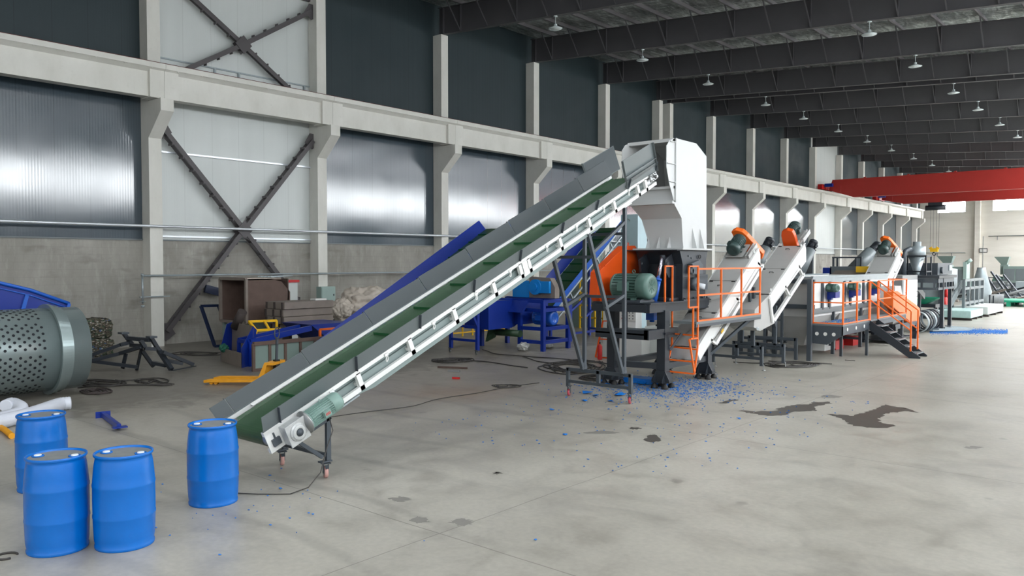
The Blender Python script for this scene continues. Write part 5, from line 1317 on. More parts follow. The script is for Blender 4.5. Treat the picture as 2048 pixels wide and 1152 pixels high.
# yellow ladder frame and brown pipes on top
m = MB(); p = [(498, 643), (553, 641), (560, 658), (512, 661)]; X_ = -22.0
P_ = [qx(px, py, X_ + (.5 if i > 1 else 0)) for i, (px, py) in enumerate(p)]
m.bar(P_[0], P_[1], .07); m.bar(P_[3], P_[2], .07); m.bar(P_[0], P_[3], .07); m.bar(P_[0].lerp(P_[1], .55), P_[3].lerp(P_[2], .55), .06); m.bar(P_[1], V((P_[1].x, P_[1].y, 0)), .06); m.bar(P_[3], V((P_[3].x, P_[3].y, 0)), .06); m.bar(P_[2], V((P_[2].x, P_[2].y, 0)), .06)
tag(m.build('yellow_ladder', 'yellow'), 'yellow welded frame between the brown box and the rusty tank stack', 'frame')
m = MB(); X_ = -21.3; a = qx(520, 668, X_); b = qx(565, 665, X_); m.box((X_ - .6, a.y, 0), (X_, b.y, a.z)); m.cyl((X_, a.y + .25, a.z - .25), (X_ + .02, a.y + .25, a.z - .25), .2, 16)
tag(m.build('steel_housing', 'rust_light', bevel=.03), 'low brown steel housing between the yellow frame and panel screen', 'housing')

# brown open box, clutter on top
bx = thing('steel_box', 'rust brown steel box lying open on its side on a tapered foot', 'box', (-25, 15.3, 0))
x1, y0_, y1_, z0_, z1_ = -24.3, 14.63, 16.35, .95, 2.42; xw = qy(441, 600, y0_).x
m = MB(); t_ = .04
m.prism([(x1, y0_, z0_), (x1, y1_ - .1, z0_), (x1, y1_, 1.3), (x1, y1_, 1.95), (x1, y1_ - .35, z1_ - .1), (x1, y0_ + .9, z1_), (x1, y0_, z1_)], (-t_, 0, 0)); m.box((xw, y0_, z0_), (xw + t_, y1_, z1_)); m.box((xw, y0_, z0_), (x1, y1_ - .1, z0_ + t_)); m.box((xw, y0_, z1_ - t_), (x1, y1_ - .35, z1_)); m.box((xw, y1_ - .1, z0_), (x1, y1_ - .06, z1_))
m.build('shell', 'rust', bx)
m = MB()
for p, q in (((xw, z0_), (x1, z0_)), ((xw, z1_), (x1, z1_)), ((xw, z0_), (xw, z1_)), ((x1, z0_), (x1, z1_))): m.bar((p[0], y0_, p[1]), (q[0], y0_, q[1]), .09, .09)
m.build('mouth_frame', 'rust_light', bx)
m = MB(); m.prism([(xw + .2, y0_ + .2, z0_), (x1 - .1, y0_ + .2, z0_), (x1 - .5, y0_ + .4, 0), (xw + .6, y0_ + .4, 0)], (0, .9, 0)); m.bar((xw + .1, y0_ + .1, 0), (xw + .1, y0_ + .1, z0_), .12); m.build('foot', 'ext_green', bx)
m = MB(); m.box((xw + .1, y0_ + .05, z1_ + .005), (x1 - .1, y1_ - .3, z1_ + .03)); tag(m.build('board', 'tarp'), 'thin pale board lying on top of the brown open box', 'board')
m = MB(); 
for k in range(5): m.bar((x1 - .1 - .2 * k, y0_ + 1.0, z1_ + .06), (x1 - .3 - .1 * k, y1_ + .3, z1_ + .09), .03)
tag(m.build('steel_offcuts', 'galv'), 'small pile of thin steel offcuts on the brown box', 'steel offcuts')
# leaning blue frame behind
m = MB(); X_ = -26.6; a, b, c, d_ = [qx(*p, X_) for p in ((402, 612), (437, 611), (450, 690), (415, 690))]
for p in (c, d_): p.z = 0.05; p.x += .5
for p, q in ((a, b), (b, c), (c, d_), (d_, a)): m.bar(p, q, .09)
tag(m.build('leaning_frame', 'navy_paint'), 'narrow dark blue frame leaning against the masonry wall', 'frame')
m = MB(); m.bar(qx(410, 577, -28.3), qx(446, 586, -28.3), .12, .3)
tag(m.build('steel_bar', 'navy_paint'), 'blue bar sticking out left of the brown open box', 'bar')
# red topped cabinet, wall box
rc = thing('distribution_cabinet', 'cream distribution cabinet with red top strip behind the brown box', 'cabinet', (-25.9, 17, 0))
MB().box((-26.3, 16.55, 0), (-25.6, 17.55, 2.24)).build('body', 'cabinet_grey', rc); MB().box((-26.35, 16.5, 2.24), (-25.55, 17.6, 2.33)).build('top_strip', 'red_paint', rc)
m = MB()
for z in (1.9, 1.7, 1.6): m.box((-25.6, 16.98, z), (-25.585, 17.03, z + .05))
m.build('button', 'text_dark', rc)
wb = thing('wall_box', 'grey green electric box mounted on the second column', 'electric box', (-27.7, 20.45, 1.28))
MB().box((-27.95, 20.08, 1.28), (-27.62, 20.8, 1.97)).build('body', 'cabinet_green', wb); MB().box((-27.62, 20.11, 1.31), (-27.6, 20.77, 1.94)).build('door', 'cabinet_green', wb); MB().box((-27.6, 20.68, 1.58), (-27.585, 20.72, 1.66)).build('lock', 'text_dark', wb)
# rusty tank stack
for k in range(4):
    z = .72 + k * .245; dy = .12 if k == 0 else 0; dx = [.1, 0, -.04, .03][k]
    t = thing('steel_tank', ['lowest', 'third from top', 'second from top', 'topmost'][k] + ' long rusty flat steel tank in the stack of four', 'steel tank', (-23, 15.9, z), 'stack of four long steel tanks')
    m = MB(); m.box((-23.6 + dx, 14.9 + dy, z), (-22.5 + dx, 16.85, z + .235)); m.build('body', 'rust_light', t, bevel=.015)
    m = MB(); 
    for xx in (-23.5, -23.05, -22.6): m.box((xx - .03 + dx, 14.86 + dy, z + .01), (xx + .03 + dx, 14.9 + dy, z + .225))
    m.build('end_rib', 'rust_dark', t)
m = MB()
for y in (15.2, 16.5): m.box((-23.5, y - .06, 0), (-22.6, y + .06, .715))
tag(m.build('wooden_bearer', 'rust_dark'), 'dark bearers under the stack of steel tanks', 'bearer')
m = MB(); m.box((-22.9, 16.2, 1.70), (-22.6, 16.65, 1.76)); tag(m.build('foam_block', 'label_white'), 'small white block on top of the steel tank stack', 'block')
# tarp covered heap on a low table
tt = thing('low_table', 'low dark steel table under the tarpaulin heap', 'table', (-25, 20, 0))
MB().box((-25.9, 18.75, .62), (-24.6, 21.4, .74)).build('table_top', 'rust_dark', tt)
for x in (-25.8, -24.7):
    for y in (18.9, 20.1, 21.3): MB().bar((x, y, 0), (x, y, .62), .1).build('leg', 'rust_dark', tt)
def blob(nm, m, cx, cy, z0, rx, ry, h, lab, cat, seed, amp=.14, sub=5):
    r_ = random.Random(seed); bm = bmesh.new(); bmesh.ops.create_icosphere(bm, subdivisions=sub, radius=1)
    from mathutils import noise as mn
    for v in bm.verts:
        p = v.co.copy(); f = 1 + amp * (mn.noise(p * 1.7 + V((seed, 0, 0))) * 2 + mn.noise(p * 5 + V((seed, 3, 0))) + .6 * mn.noise(V((p.x * 14, p.y * 9, p.z * 14))))
        p *= f; v.co = V((p.x * rx, p.y * ry, max(0, p.z * .5 + .5) * h))
    bm.verts.index_update(); mb = MB(); mb.raw([v.co + V((cx, cy, z0)) for v in bm.verts], [[v.index for v in f.verts] for f in bm.faces], True); bm.free()
    return tag(mb.build(nm, m), lab, cat)
blob('tarpaulin_heap', 'tarp', -25.1, 20.35, .745, .85, 1.05, 1.25, 'large pale brown tarpaulin heap on the low table by the wall', 'tarpaulin', 3)
blob('sack', 'tarp', -24.9, 19.05, .745, .4, .42, .85, 'smaller grey sack beside the tarpaulin heap', 'sack', 8)

# ================================================================ BLUE MACHINE LINE BEHIND THE MAIN CONVEYOR
def blue_conv(x1, x0, Ya, Za, Yb, Zb, lab, loc, frame='galv', bh_=.34):
    t = thing('blue_belt_conveyor', lab, 'conveyor', loc); a = V((0, Ya, Za)); b = V((0, Yb, Zb)); U = (b - a).normalized(); L = (b - a).length; N_ = V((0, -U.z, U.y)); UP = tuple(N_)
    P = lambda u, n, x: V((x, (a + U * u + N_ * n).y, (a + U * u + N_ * n).z))
    for x, s_ in ((x1, 1), (x0, -1)):
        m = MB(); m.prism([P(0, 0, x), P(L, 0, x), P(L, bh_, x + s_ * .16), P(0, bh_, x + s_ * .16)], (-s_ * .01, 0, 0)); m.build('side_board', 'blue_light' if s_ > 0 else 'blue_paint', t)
        m = MB(); m.bar(P(0, -.03, x), P(L, -.03, x), .05, .06, up=UP); m.bar(P(0, -.33, x), P(L - .2, -.33, x), .05, .06, up=UP)
        u = .4
        while u < L: m.bar(P(u, -.33, x), P(u, -.03, x), .05, .05, up=tuple(U)); u += 1.1
        m.build('side_frame', frame, t)
    m = MB(); m.bar(P(0, .0, (x0 + x1) / 2), P(L, .0, (x0 + x1) / 2), x1 - x0 - .1, .02, up=UP); m.build('belt', 'belt_green', t)
    u = .5
    m = MB()
    while u < L: m.bar(P(u, .03, x0 + .08), P(u, .03, x1 - .08), .03, .05, up=UP); u += .55
    m.build('cleat', 'cleat_green', t)
    return t, P, L
bc1, Pb1, L1 = blue_conv(-17.6, -18.8, 13.4, .25, 20.55, 4.14, 'long royal blue belt conveyor seen just above the main conveyor with open upper end', (-18.2, 17, 0), 'blue_paint')
m = MB(); zt = 2.6
for x in (-17.6, -18.8): m.bar((x, 18.85, .14), (x, 18.85, zt), .1); m.bar((x, 18.85, .9), (x, 18.2, 2.0), .08)
m.bar((-18.8, 18.85, .9), (-17.6, 18.85, .9), .08); m.bar((-18.8, 18.85, .45), (-17.6, 18.85, .45), .08); m.bar((-18.8, 18.85, 1.5), (-17.6, 18.85, 1.5), .08)
m.build('support_stand', 'blue_paint', bc1); caster(bc1, -17.6, 18.8, .07, 'steel', .16); caster(bc1, -18.8, 18.8, .07, 'steel', .16)
bc2, Pb2, L2 = blue_conv(-17.8, -18.9, 22.9, 1.0, 27.6, 4.4, 'second blue belt conveyor rising behind the conveyor support legs', (-18.3, 25, 0), 'galv')
m = MB()
for x in (-17.9, -18.85): m.bar((x, 26.9, 0), (x, 26.9, 3.4), .1); m.bar((x, 26.9, 1.7), (x, 25.3, .9), .08); m.bar((x, 24.3, 0), (x, 24.3, 1.4), .1)
m.bar((-17.9, 26.9, 1.6), (-18.85, 26.9, 1.6), .08); m.bar((-17.9, 26.9, .3), (-18.85, 26.9, .3), .08); m.bar((-17.9, 24.3, .3), (-17.9, 26.9, .3), .08)
m.build('support_stand', 'blue_paint', bc2)
bs = thing('blue_shredder', 'dark blue shredder on a square blue frame with bright blue gearbox on top', 'shredder', (-17.5, 21.7, 0))
fx = [-19.6, -17.6, -16.6]
for x in (-16.6, -17.6, -19.4):
    for y in (21.0, 22.4): MB().bar((x, y, 0), (x, y, 1.72), .13).build('leg', 'blue_paint', bs)
m = MB()
for z in (1.68, 1.38, .75, .3):
    for y in (21.0, 22.4): m.bar((-19.4 if z > 1 else -17.6, y, z), (-16.6, y, z), .1, .12)
    m.bar((-16.6, 21.0, z), (-16.6, 22.4, z), .1, .12)
m.build('frame', 'blue_paint', bs)
m = MB(); m.box((-19.3, 21.05, .85), (-17.65, 22.35, 1.68)); m.cyl((-19.2, 20.9, 1.25), (-17.9, 20.9, 1.25), .5, 24); m.prism([(-19.3, 20.6, 1.3), (-17.2, 20.6, 1.3), (-17.2, 21.0, 1.75), (-19.3, 21.0, 1.75)], (0, .1, 0)); m.box((-18.9, 19.6, .75), (-17.8, 20.8, 1.7)); m.build('housing', 'blue_paint', bs)
m = MB(); m.prism([(-17.4, 21.25, 1.78), (-16.3, 21.25, 1.78), (-16.3, 21.25, 2.15), (-16.5, 21.25, 2.45), (-17.4, 21.25, 2.5)], (0, .25, 0)); m.build('gearbox_plate', 'rust_light', bs)
m = MB(); m.cyl((-17.05, 21.24, 2.15), (-17.05, 21.1, 2.15), .26, 22).cyl((-17.05, 21.1, 2.15), (-17.05, 21.04, 2.15), .13, 18).box((-17.0, 21.12, 1.95), (-16.45, 21.24, 2.35)); m.box((-18.2, 21.3, 1.78), (-17.45, 21.8, 2.35)); m.build('gearbox', 'blue_bright', bs)
motor(bs, (-17.1, 21.75, 1.08), (1, 0, 0), .27, .8, 'blue_light', feet=False)
m = MB(); m.cyl((-18.6, 20.9, .55), (-17.5, 20.9, .55), .12, 16); m.prism([(-18.75, 20.9, .35), (-18.95, 20.7, .2), (-18.7, 20.6, .75), (-18.6, 20.9, .8)], (.02, .1, 0)); m.build('discharge_roller', 'belt_green', bs)
for i, (a, b, s_) in enumerate(((-17.2, 20.5, 1), (-15.9, 22.0, 1))):
    blob('plastic_bag', 'plastic_film', *( (-17.25, 20.75) if i == 0 else (-17.2, 22.0)), .0, .2 * s_, .2, .28 if i == 0 else .15, ['crumpled clear plastic bag at the foot of the blue shredder', 'small plastic scrap under the blue shredder'][i], 'plastic bag', 20 + i, .2, 4)
# blue feed table and orange rail
ft = thing('blue_feed_table', 'blue steel feed table with long blue arm behind the panel screen', 'feed table', (-20.7, 16.2, 0))
m = MB(); X_ = -20.6; a = qx(500, 684, X_); b = qx(622, 656, X_); m.bar(a, b, .1, .16); m.bar(a - V((.6, 0, 0)), b - V((.6, 0, 0)), .1, .16); m.bar(a, a - V((.6, 0, 0)), .1)
m.bar(a, V((a.x, a.y, 0)), .08); m.bar(a - V((.6, 0, 0)), V((a.x - .6, a.y, 0)), .08); m.build('arm', 'blue_paint', ft)
m = MB(); b2 = qx(705, 640, X_); m.prism([V((X_, b.y, b.z + .1)), V((X_, b2.y, b.z + .1)), V((X_, b2.y, .5)), V((X_, b.y + .9, .4))], (-1.6, 0, 0)); m.build('table_body', 'blue_paint', ft)
m = MB()
for x in (X_ - .1, X_ - 1.5):
    for y in (b.y + .95, b2.y - .1): m.bar((x, y, 0), (x, y, .6), .1)
m.build('leg', 'blue_paint', ft)
orr = thing('orange_rail', 'small orange rail frame half hidden behind the main conveyor board', 'rail', (-19.6, 16, 0))
X_ = -19.9; a = qx(640, 659, X_); b = qx(700, 655, X_); m = MB(); 
for p in (a, b): m.bar((X_, p.y, 0), (X_, p.y, a.z), .06)
m.bar((X_, a.y, a.z), (X_, b.y, a.z), .06); m.bar((X_, a.y, .5), (X_, b.y, .5), .05); m.build('rail_frame', 'orange', orr)
# yellow railing far behind
yr = thing('yellow_railing', 'yellow railing seen between the legs of the second blue conveyor', 'railing', (-20, 29, 0))
m = MB(); Yp = 29.5
for px in (1160, 1178, 1190, 1206, 1222): p = qy(px, 560, Yp); m.bar((p.x, Yp, 0), (p.x, Yp, 2.15), .06)
for z in (2.15, 1.6, 1.05, .5): m.bar((qy(1160, 560, Yp).x, Yp, z), (qy(1226, 560, Yp).x, Yp, z), .06)
p = qy(1220, 575, Yp); m.box((p.x - .1, Yp - .1, 1.2), (p.x + .3, Yp, 2.0)); m.build('rail', 'yellow', yr)
m = MB(); X_ = -22.5
for px in (905, 925, 945, 965, 985): p = qx(px, 680, X_); m.bar((X_, p.y, 0), (X_, p.y, .9), .05)
pa, pb = qx(890, 680, X_), qx(1010, 680, X_); 
for z in (.9, .45, .15): m.bar((X_, pa.y, z), (X_, pb.y, z), .05)
tag(m.build('yellow_barrier', 'yellow'), 'low yellow barrier on the floor behind the blue conveyor stand', 'barrier')
# tall pale blue cabinet
m = MB(); m.box((-20.0, 31.0, 0), (-19.1, 31.8, 5.15)); tb_ = m.build('tall_cabinet', 'light_blue_sheet'); tag(tb_, 'tall pale blue sheet cabinet standing behind the white hopper', 'cabinet')
MB().tube([(-19.6, 30.98, 4.95), (-19.6, 30.94, 4.95), (-19.5, 30.94, 4.9), (-19.5, 30.98, 4.85)], .015, 6).build('handle', 'steel', tb_)
m = MB(); m.box((-22.3, 30.0, 0), (-20.6, 30.4, 3.7)); tag(m.build('sheet_screen', 'ext_green'), 'grey green sheet panel behind the second blue conveyor', 'panel')

# white control cabinets by the crusher
cc = thing('control_console', 'white control cabinet with printed name and sloping button panel behind the crusher legs', 'control cabinet', (-13.3, 21.3, 0))
yq = 21.1; x0c, x1c = qy(1226, 690, yq).x, qy(1283, 690, yq).x
m = MB(); m.box((x0c, yq, .02), (x1c, yq + .5, .92)); m.box((x0c, yq + .15, .92), (x1c - .3, yq + .5, 1.5)); m.build('body', 'white_paint', cc)
m = MB(); m.prism([(x0c + .02, yq + .13, 1.18), (x1c - .32, yq + .13, 1.18), (x1c - .32, yq + .14, 1.48), (x0c + .02, yq + .14, 1.48)], (0, .01, 0)); pn = m.build('button_panel', 'label_white', cc)
for j, z in enumerate((1.42, 1.33, 1.24)):
    for i in range(5):
        x = x0c + .12 + i * .13; mt = 'red_paint' if (i == 1 and j == 2) else ('chrome' if i == 0 else 'text_dark')
        MB().cyl((x, yq + .125, z), (x, yq + .135, z), .026 if mt == 'red_paint' else .018, 12).build('button', mt, pn)
m = MB()
r3 = random.Random(5)
for i in range(16):   # line of printed characters on the door, each a small cluster of strokes
    x = x0c + .08 + i * (x1c - x0c - .16) / 16
    for k in range(3):
        zz = .835 + k * .02; m.box((x, yq - .004, zz), (x + .034, yq - .001, zz + .007))
    m.box((x + r3.choice((.006, .014, .024)), yq - .004, .83), (x + r3.choice((.012, .02, .03)) + .004, yq - .001, .885))
m.box((x0c + .1, yq - .004, .79), (x1c - .1, yq - .001, .796)); m.box((x0c + .25, yq - .004, .765), (x1c - .25, yq - .001, .77))
m.build('printed_name', 'text_dark', cc)
m = MB(); xl = qy(1208, 660, yq + .1).x; xr_ = qy(1215, 660, yq + .1).x
m.box((xl, yq + .05, 0), (xr_, yq + .25, 1.55)); tag(m.build('cabinet_post', 'cabinet_grey'), 'narrow white upright post beside the small orange ladder', 'post')
m = MB(); xa = qy(1290, 690, 21.6).x; m.box((xa, 21.6, .05), (xa + .9, 22.3, 1.0)); tag(m.build('hydraulic_unit', 'cabinet_grey'), 'second white cabinet right of the printed one behind the crusher leg', 'cabinet')
ol = thing('small_ladder', 'small orange ladder leaning at the narrow white post', 'ladder', (-14.3, 20.7, 0))
yl_ = 20.75; a, b = qy(1191, 716, yl_), qy(1206, 642, yl_); c, d_ = qy(1216, 716, yl_), qy(1228, 642, yl_)
a.z = c.z = .02; m = MB(); m.bar(a, b, .04); m.bar(c, d_, .04); m.build('stile', 'orange_deep', ol)
for f in (0.0, .5, 1.0): MB().bar(a.lerp(b, f), c.lerp(d_, f), .035).build('rung', 'orange_deep', ol)
for px, hx, nm in ((1237, .9, 'nearer'), ):
    p = qz(px, 708); p = V((-13.9, 20.4, 0)); fe = MB().lathe([(.07, 0), (.075, .02), (.075, .4), (.04, .46), (.02, .48)], p, n=14); fo = fe.build('extinguisher', 'red_paint'); tag(fo, 'red fire extinguisher on the floor behind the conveyor support leg', 'fire extinguisher')
    MB().cyl(p + V((0, 0, .481)), p + V((0, 0, .54)), .02, 8).build('valve', 'text_dark', fo)
# ================================================================ OVERHEAD CRANES
def crane(Y, lab, zb, zt, hoist=False):
    t = thing('bridge_crane', lab, 'crane', (-20, Y, 9.95))
    m = MB(); xa, xb = -27.2, XR - .6
    m.prism([(xa, Y, zt - .75), (xa + .3, Y, zt), (xb, Y, zt), (xb, Y, zb), (xa + 2.2, Y, zb), (xa, Y, zt - .95)], (0, .5, 0)); m.build('girder', 'crane_red', t)
    m = MB(); m.box((xa + 2.2, Y - .08, zb - .04), (xb, Y + .6, zb)); m.box((xa + .3, Y - .06, zt), (xb, Y + .56, zt + .04)); m.build('girder_flange', 'crane_red', t)
    for x in (-27.6, XR - .35):
        m = MB(); m.box((x - .2, Y - 1.4, 9.98), (x + .2, Y + 1.9, 10.45)); c_ = m.build('end_carriage', 'red_paint', t)
        for y in (Y - 1.1, Y + 1.6): MB().cyl((x - .1, y, 10.12), (x + .1, y, 10.12), .18, 16).build('rail_wheel', 'machine_black', c_)
    m = MB(); m.box((-27.3, Y - 1.0, 10.2), (-26.6, Y - .6, 10.5)); m.build('travel_motor', 'blue_paint', t)
    m = MB()
    for x in (-27.4, -26.0): m.box((x, Y - .5, 9.7), (x + .06, Y - .44, 10.3))
    m.build('cable_bracket', 'crane_red', t)
    m = MB()
    for i in range(9): m.box((-24 + i * 3.8, Y - .1, zt + .04), (-23.8 + i * 3.8, Y + .1, zt + .13))
    m.build('cable_trolley', 'crane_red', t)
    return t
c1 = crane(79.0, 'nearer red overhead bridge crane spanning the hall', 9.2, 10.87)
c2 = crane(96.0, 'second red bridge crane just behind the nearer one, carrying the hoist', 9.5, 10.95)
h = thing('hoist', 'dark hoist with ropes and yellow hook block under the further red crane', 'hoist', (-21.7, 96.2, 9.0))
m = MB(); m.cyl((-22.7, 96.2, 8.9), (-20.7, 96.2, 8.9), .28, 16); m.box((-22.4, 95.9, 9.15), (-21.0, 96.6, 9.46)); m.build('drum', 'machine_black', h)
m = MB()
for x in (-22.2, -21.9, -21.6, -21.35): m.bar((x, 96.2, 4.5), (x, 96.2, 8.9), .025)
m.build('rope', 'text_dark', h)
m = MB(); m.box((-22.15, 96.0, 4.1), (-21.4, 96.4, 4.5)); m.prism([(-22.3, 96.1, 4.5), (-22.0, 96.1, 4.1), (-22.0, 96.1, 4.7)], (0, .2, 0)); m.prism([(-21.25, 96.1, 4.5), (-21.55, 96.1, 4.1), (-21.55, 96.1, 4.7)], (0, .2, 0)); hb_ = m.build('hook_block', 'yellow', h)
m = MB(); m.torus((-21.78, 96.2, 3.9), (0, 1, 0), .17, .05, 14, 8, .4, 5.6); m.bar((-21.78, 96.2, 3.95), (-21.78, 96.2, 4.15), .08); m.build('hook', 'machine_black', hb_)
m = MB(); m.bar((-21.78, 96.2, 1.6), (-21.78, 96.2, 3.8), .05); m.build('sling', 'text_dark', h)

# end wall fittings
m = MB(); m.box((-21.35, Y1 - .62, 4.2), (-20.4, Y1 - .58, 4.75)); sg_ = m.build('wall_sign', 'text_dark'); tag(sg_, 'small dark framed sign on the end wall pilaster', 'sign')
MB().box((-21.27, Y1 - .64, 4.28), (-20.48, Y1 - .625, 4.67)).build('sign_face', 'label_white', sg_)
m = MB(); m.tube([(-20.4, Y1 - .15, 6.3), (XR - 1, Y1 - .15, 6.3)], .05, 6).tube([(-20.9, Y1 - .65, 2), (-20.9, Y1 - .65, 6.3)], .04, 6)
for x in (-19.4, -16.0, -12.5): m.bar((x, Y1 - .15, 5.8), (x, Y1 - .15, 6.3), .06)
tag(m.build('wall_pipe', 'grey_paint'), 'thin grey pipe along the end wall right of the pilaster', 'pipe')
m = MB(); m.tube([(-27.8, Y1 - .1, 4.2), (-23.0, Y1 - .1, 4.2)], .04, 6)
for x in (-26.3, -24.6): m.bar((x, Y1 - .1, 3.8), (x, Y1 - .1, 4.2), .06)
tag(m.build('wall_pipe', 'grey_paint'), 'thin grey pipe on the end wall left of the pilaster', 'pipe')

# ================================================================ FAR RIGHT: MACHINES AND STOCK BEYOND THE LINE
def extruder(Y, pxl, pxr, lab):
    xl, xr = qy(pxl, 560, Y).x, qy(pxr, 560, Y).x; W = xr - xl; t = thing('extruder', lab, 'extruder', ((xl + xr) / 2, Y, 0)); s_ = W / 4.2
    z0, z1 = 1.05, 2.6
    m = MB(); m.box((xl + W * .22, Y, z0), (xr - W * .12, Y + 1.3, z1)); m.build('barrel_cover', 'ext_green', t)
    m = MB(); n = 2; w_ = (W * .66) / 2
    for i in range(2): m.box((xl + W * .25 + i * w_, Y - .03, 1.25), (xl + W * .25 + (i + .88) * w_, Y, 2.35))
    m.build('side_panel', 'grey_paint', t)
    m = MB(); x = xl + W * .12; m.raw([(x - .5, Y + .2, 3.5), (x + .75, Y + .2, 3.5), (x + .75, Y + 1.2, 3.5), (x - .5, Y + 1.2, 3.5), (x + .1, Y + .5, 2.7), (x + .5, Y + .5, 2.7), (x + .5, Y + .9, 2.7), (x + .1, Y + .9, 2.7)], [(0, 1, 5, 4), (1, 2, 6, 5), (2, 3, 7, 6), (3, 0, 4, 7)]); m.box((x + .0, Y + .4, 1.8), (x + .65, Y + 1.0, 2.75)); m.build('feed_hopper', 'ext_green', t)
    m = MB(); m.box((xr - W * .12, Y - .1, 1.0), (xr, Y + 1.2, 3.0)); m.cyl((xr - .1, Y + .2, 2.9), (xr + .3, Y + .2, 3.2), .15, 10); m.build('gear_case', 'cabinet_green', t)
    m = MB(); m.box((xl + W * .2, Y + .1, 0), (xr, Y + 1.2, 1.05)); m.build('base', 'dark_grey_paint', t)
    motor(t, (xl + W * .1, Y + .3, 1.2), (-.3, -1, 0), .42, 1.1, 'motor_green', feet=False); MB().box((xl - .1, Y, 0), (xl + W * .2, Y + .9, .8)).build('motor_plinth', 'ext_green', t)
extruder(75.0, 1878, 1933, 'grey green extruder against the end of the hall, left of the end wall pilaster')
extruder(88.0, 1990, 2062, 'grey green extruder at the right picture edge in front of the end wall')
# tube with straps: fan casings (row of black and pale rings) right of the orange guard
rg = thing('ring_stack', 'row of black and white curved casing rings lying right of the orange guard', 'casing rings', (-9.3, 37.2, 0))
for i in range(7):
    y = 36.6 + i * .42; m = MB(); m.lathe([(.42, 0), (.46, 0), (.46, .16), (.42, .16)], (-8.9, y, .47), (0, 1, 0), 24, caps=False); m.build('ring', 'machine_black' if i % 3 else 'galv', rg, fix=False)
tag(rg, 'row of black and white curved casing rings lying right of the orange guard', 'casing rings')
m = MB()
for i in range(4): m.bar((-8.6 + i * .1, 37.5 + i * .6, .08 + .03 * i), (-7.6, 39.5 + i * .35, .03), .3, .05)
tag(m.build('steel_offcuts', 'galv'), 'bent pale steel strips on the floor beyond the casing rings', 'steel offcuts')
# machines in the middle distance
wm_ = thing('grey_granulator', 'dark grey machine with sloped pale hood and red wheels beyond the platform', 'granulator', (-10, 48, 0))
m = MB(); m.box((-11.5, 46.5, .6), (-10.2, 49.5, 2.2)); m.prism([(-10.2, 46.5, 2.2), (-10.2, 47.4, 2.75), (-10.2, 50.4, 2.6), (-10.2, 50.4, 1.6), (-10.2, 48.3, 1.2)], (-1.3, 0, 0)); m.build('hood', 'galv', wm_)
m = MB(); m.prism([(-10.15, 46.3, 2.2), (-10.15, 47.3, 2.75), (-10.15, 48.0, 2.2), (-10.15, 48.2, 1.1), (-10.15, 46.3, .8)], (-.1, 0, 0)); m.build('side', 'dark_grey_paint', wm_)
m = MB(); m.cyl((-10.1, 47.2, 1.35), (-9.95, 47.2, 1.35), .28, 16).cyl((-10.1, 46.6, .95), (-9.9, 46.6, .95), .2, 14); m.build('pulley', 'red_paint', wm_)
m = MB(); m.box((-11.4, 46.4, 0), (-10.1, 49.5, .15)); 
for y in (46.6, 49.2): m.bar((-10.2, y, 0), (-10.2, y, .8), .15)
m.build('base', 'dark_grey_paint', wm_)
rf = thing('steel_rack', 'grey open steel rack frame with slanted bars standing beyond the granulator', 'rack', (-10, 51, 0))
m = MB(); ya, yb = 49.0, 54.0; x = -9.6
for y in (ya, ya + 1.2, ya + 2.4, ya + 3.6, yb): m.bar((x, y, 0), (x, y, 2.0), .14)
for z in (2.0, 1.55, .75): m.bar((x, ya, z), (x, yb, z), .14)
for k in range(4): m.bar((x - .3, ya - 1.6, .6 + k * .12), (x - .3, ya + .9, 1.6 + k * .12), .08)
m.build('rack_frame', 'grey_paint', rf)
cn = thing('cone_vessel', 'pale steel cone vessel standing upright in a dark stand', 'vessel', (-10.4, 58, 0))
m = MB(); m.lathe([(.55, .35), (.55, .9), (.62, 1.1), (.24, 2.55), (.24, 2.65)], (-10.4, 58, 0), n=24).build('cone', 'galv', cn)
m = MB()
for dx in (-.6, .6):
    for dy in (-.6, .6): m.bar((-10.4 + dx, 58 + dy, 0), (-10.4 + dx, 58 + dy, .9), .08)
for dx in (-.6, .6): m.bar((-10.4 + dx, 57.4, .9), (-10.4 + dx, 58.6, .9), .08)
m.build('stand', 'machine_black', cn)
def sheet_stack(x0, y0, x1, y1, h, lab, m_, n):
    r_ = random.Random(n)
    t = thing('film_wrapped_stack', lab, 'wrapped stack', ((x0 + x1) / 2, (y0 + y1) / 2, 0))
    MB().box((x0, y0, .12), (x1, y1, h)).build('stack', m_, t, bevel=.04)
    for y in (y0 + .2, (y0 + y1) / 2, y1 - .2): MB().box((x0, y - .06, 0), (x1, y + .06, .12)).build('bearer', 'rust_dark', t)
sheet_stack(-10.6, 46.2, -8.7, 49.2, .5, 'green tinted film wrapped sheet stack on the floor, nearer of two', 'pallet_film', 1)
sheet_stack(-10.3, 50.0, -8.6, 54.5, .55, 'white film wrapped sheet stack on the floor, further of two', 'cabinet_grey', 2)
gt = thing('green_pallet', 'green plastic pallet lying on the floor at the right edge of the picture', 'pallet', (-9.5, 64, 0))
m = MB(); m.box((-10.8, 62.6, .3), (-8.4, 66, .42)); m.build('deck', 'green_tray', gt)
m = MB()
for x in (-10.6, -9.6, -8.6):
    for y in (62.8, 64.3, 65.8): m.box((x - .12, y - .15, 0), (x + .12, y + .15, .3))
m.build('foot', 'green_tray', gt)
gt = thing('green_tray', 'green tray with scrap resting on the floor rack below the platform', 'tray', (-10.4, 41.6, 1.0))
m = MB(); m.raw([(-12.0, 41.4, 1.3), (-9.2, 41.4, 1.3), (-9.2, 42.6, 1.3), (-12.0, 42.6, 1.3), (-11.8, 41.6, 1.0), (-9.8, 41.6, 1.0), (-9.8, 42.4, 1.0), (-11.8, 42.4, 1.0)], [(0, 1, 5, 4), (1, 2, 6, 5), (2, 3, 7, 6), (3, 0, 4, 7), (4, 5, 6, 7)]); m.build('tray', 'green_tray', gt)
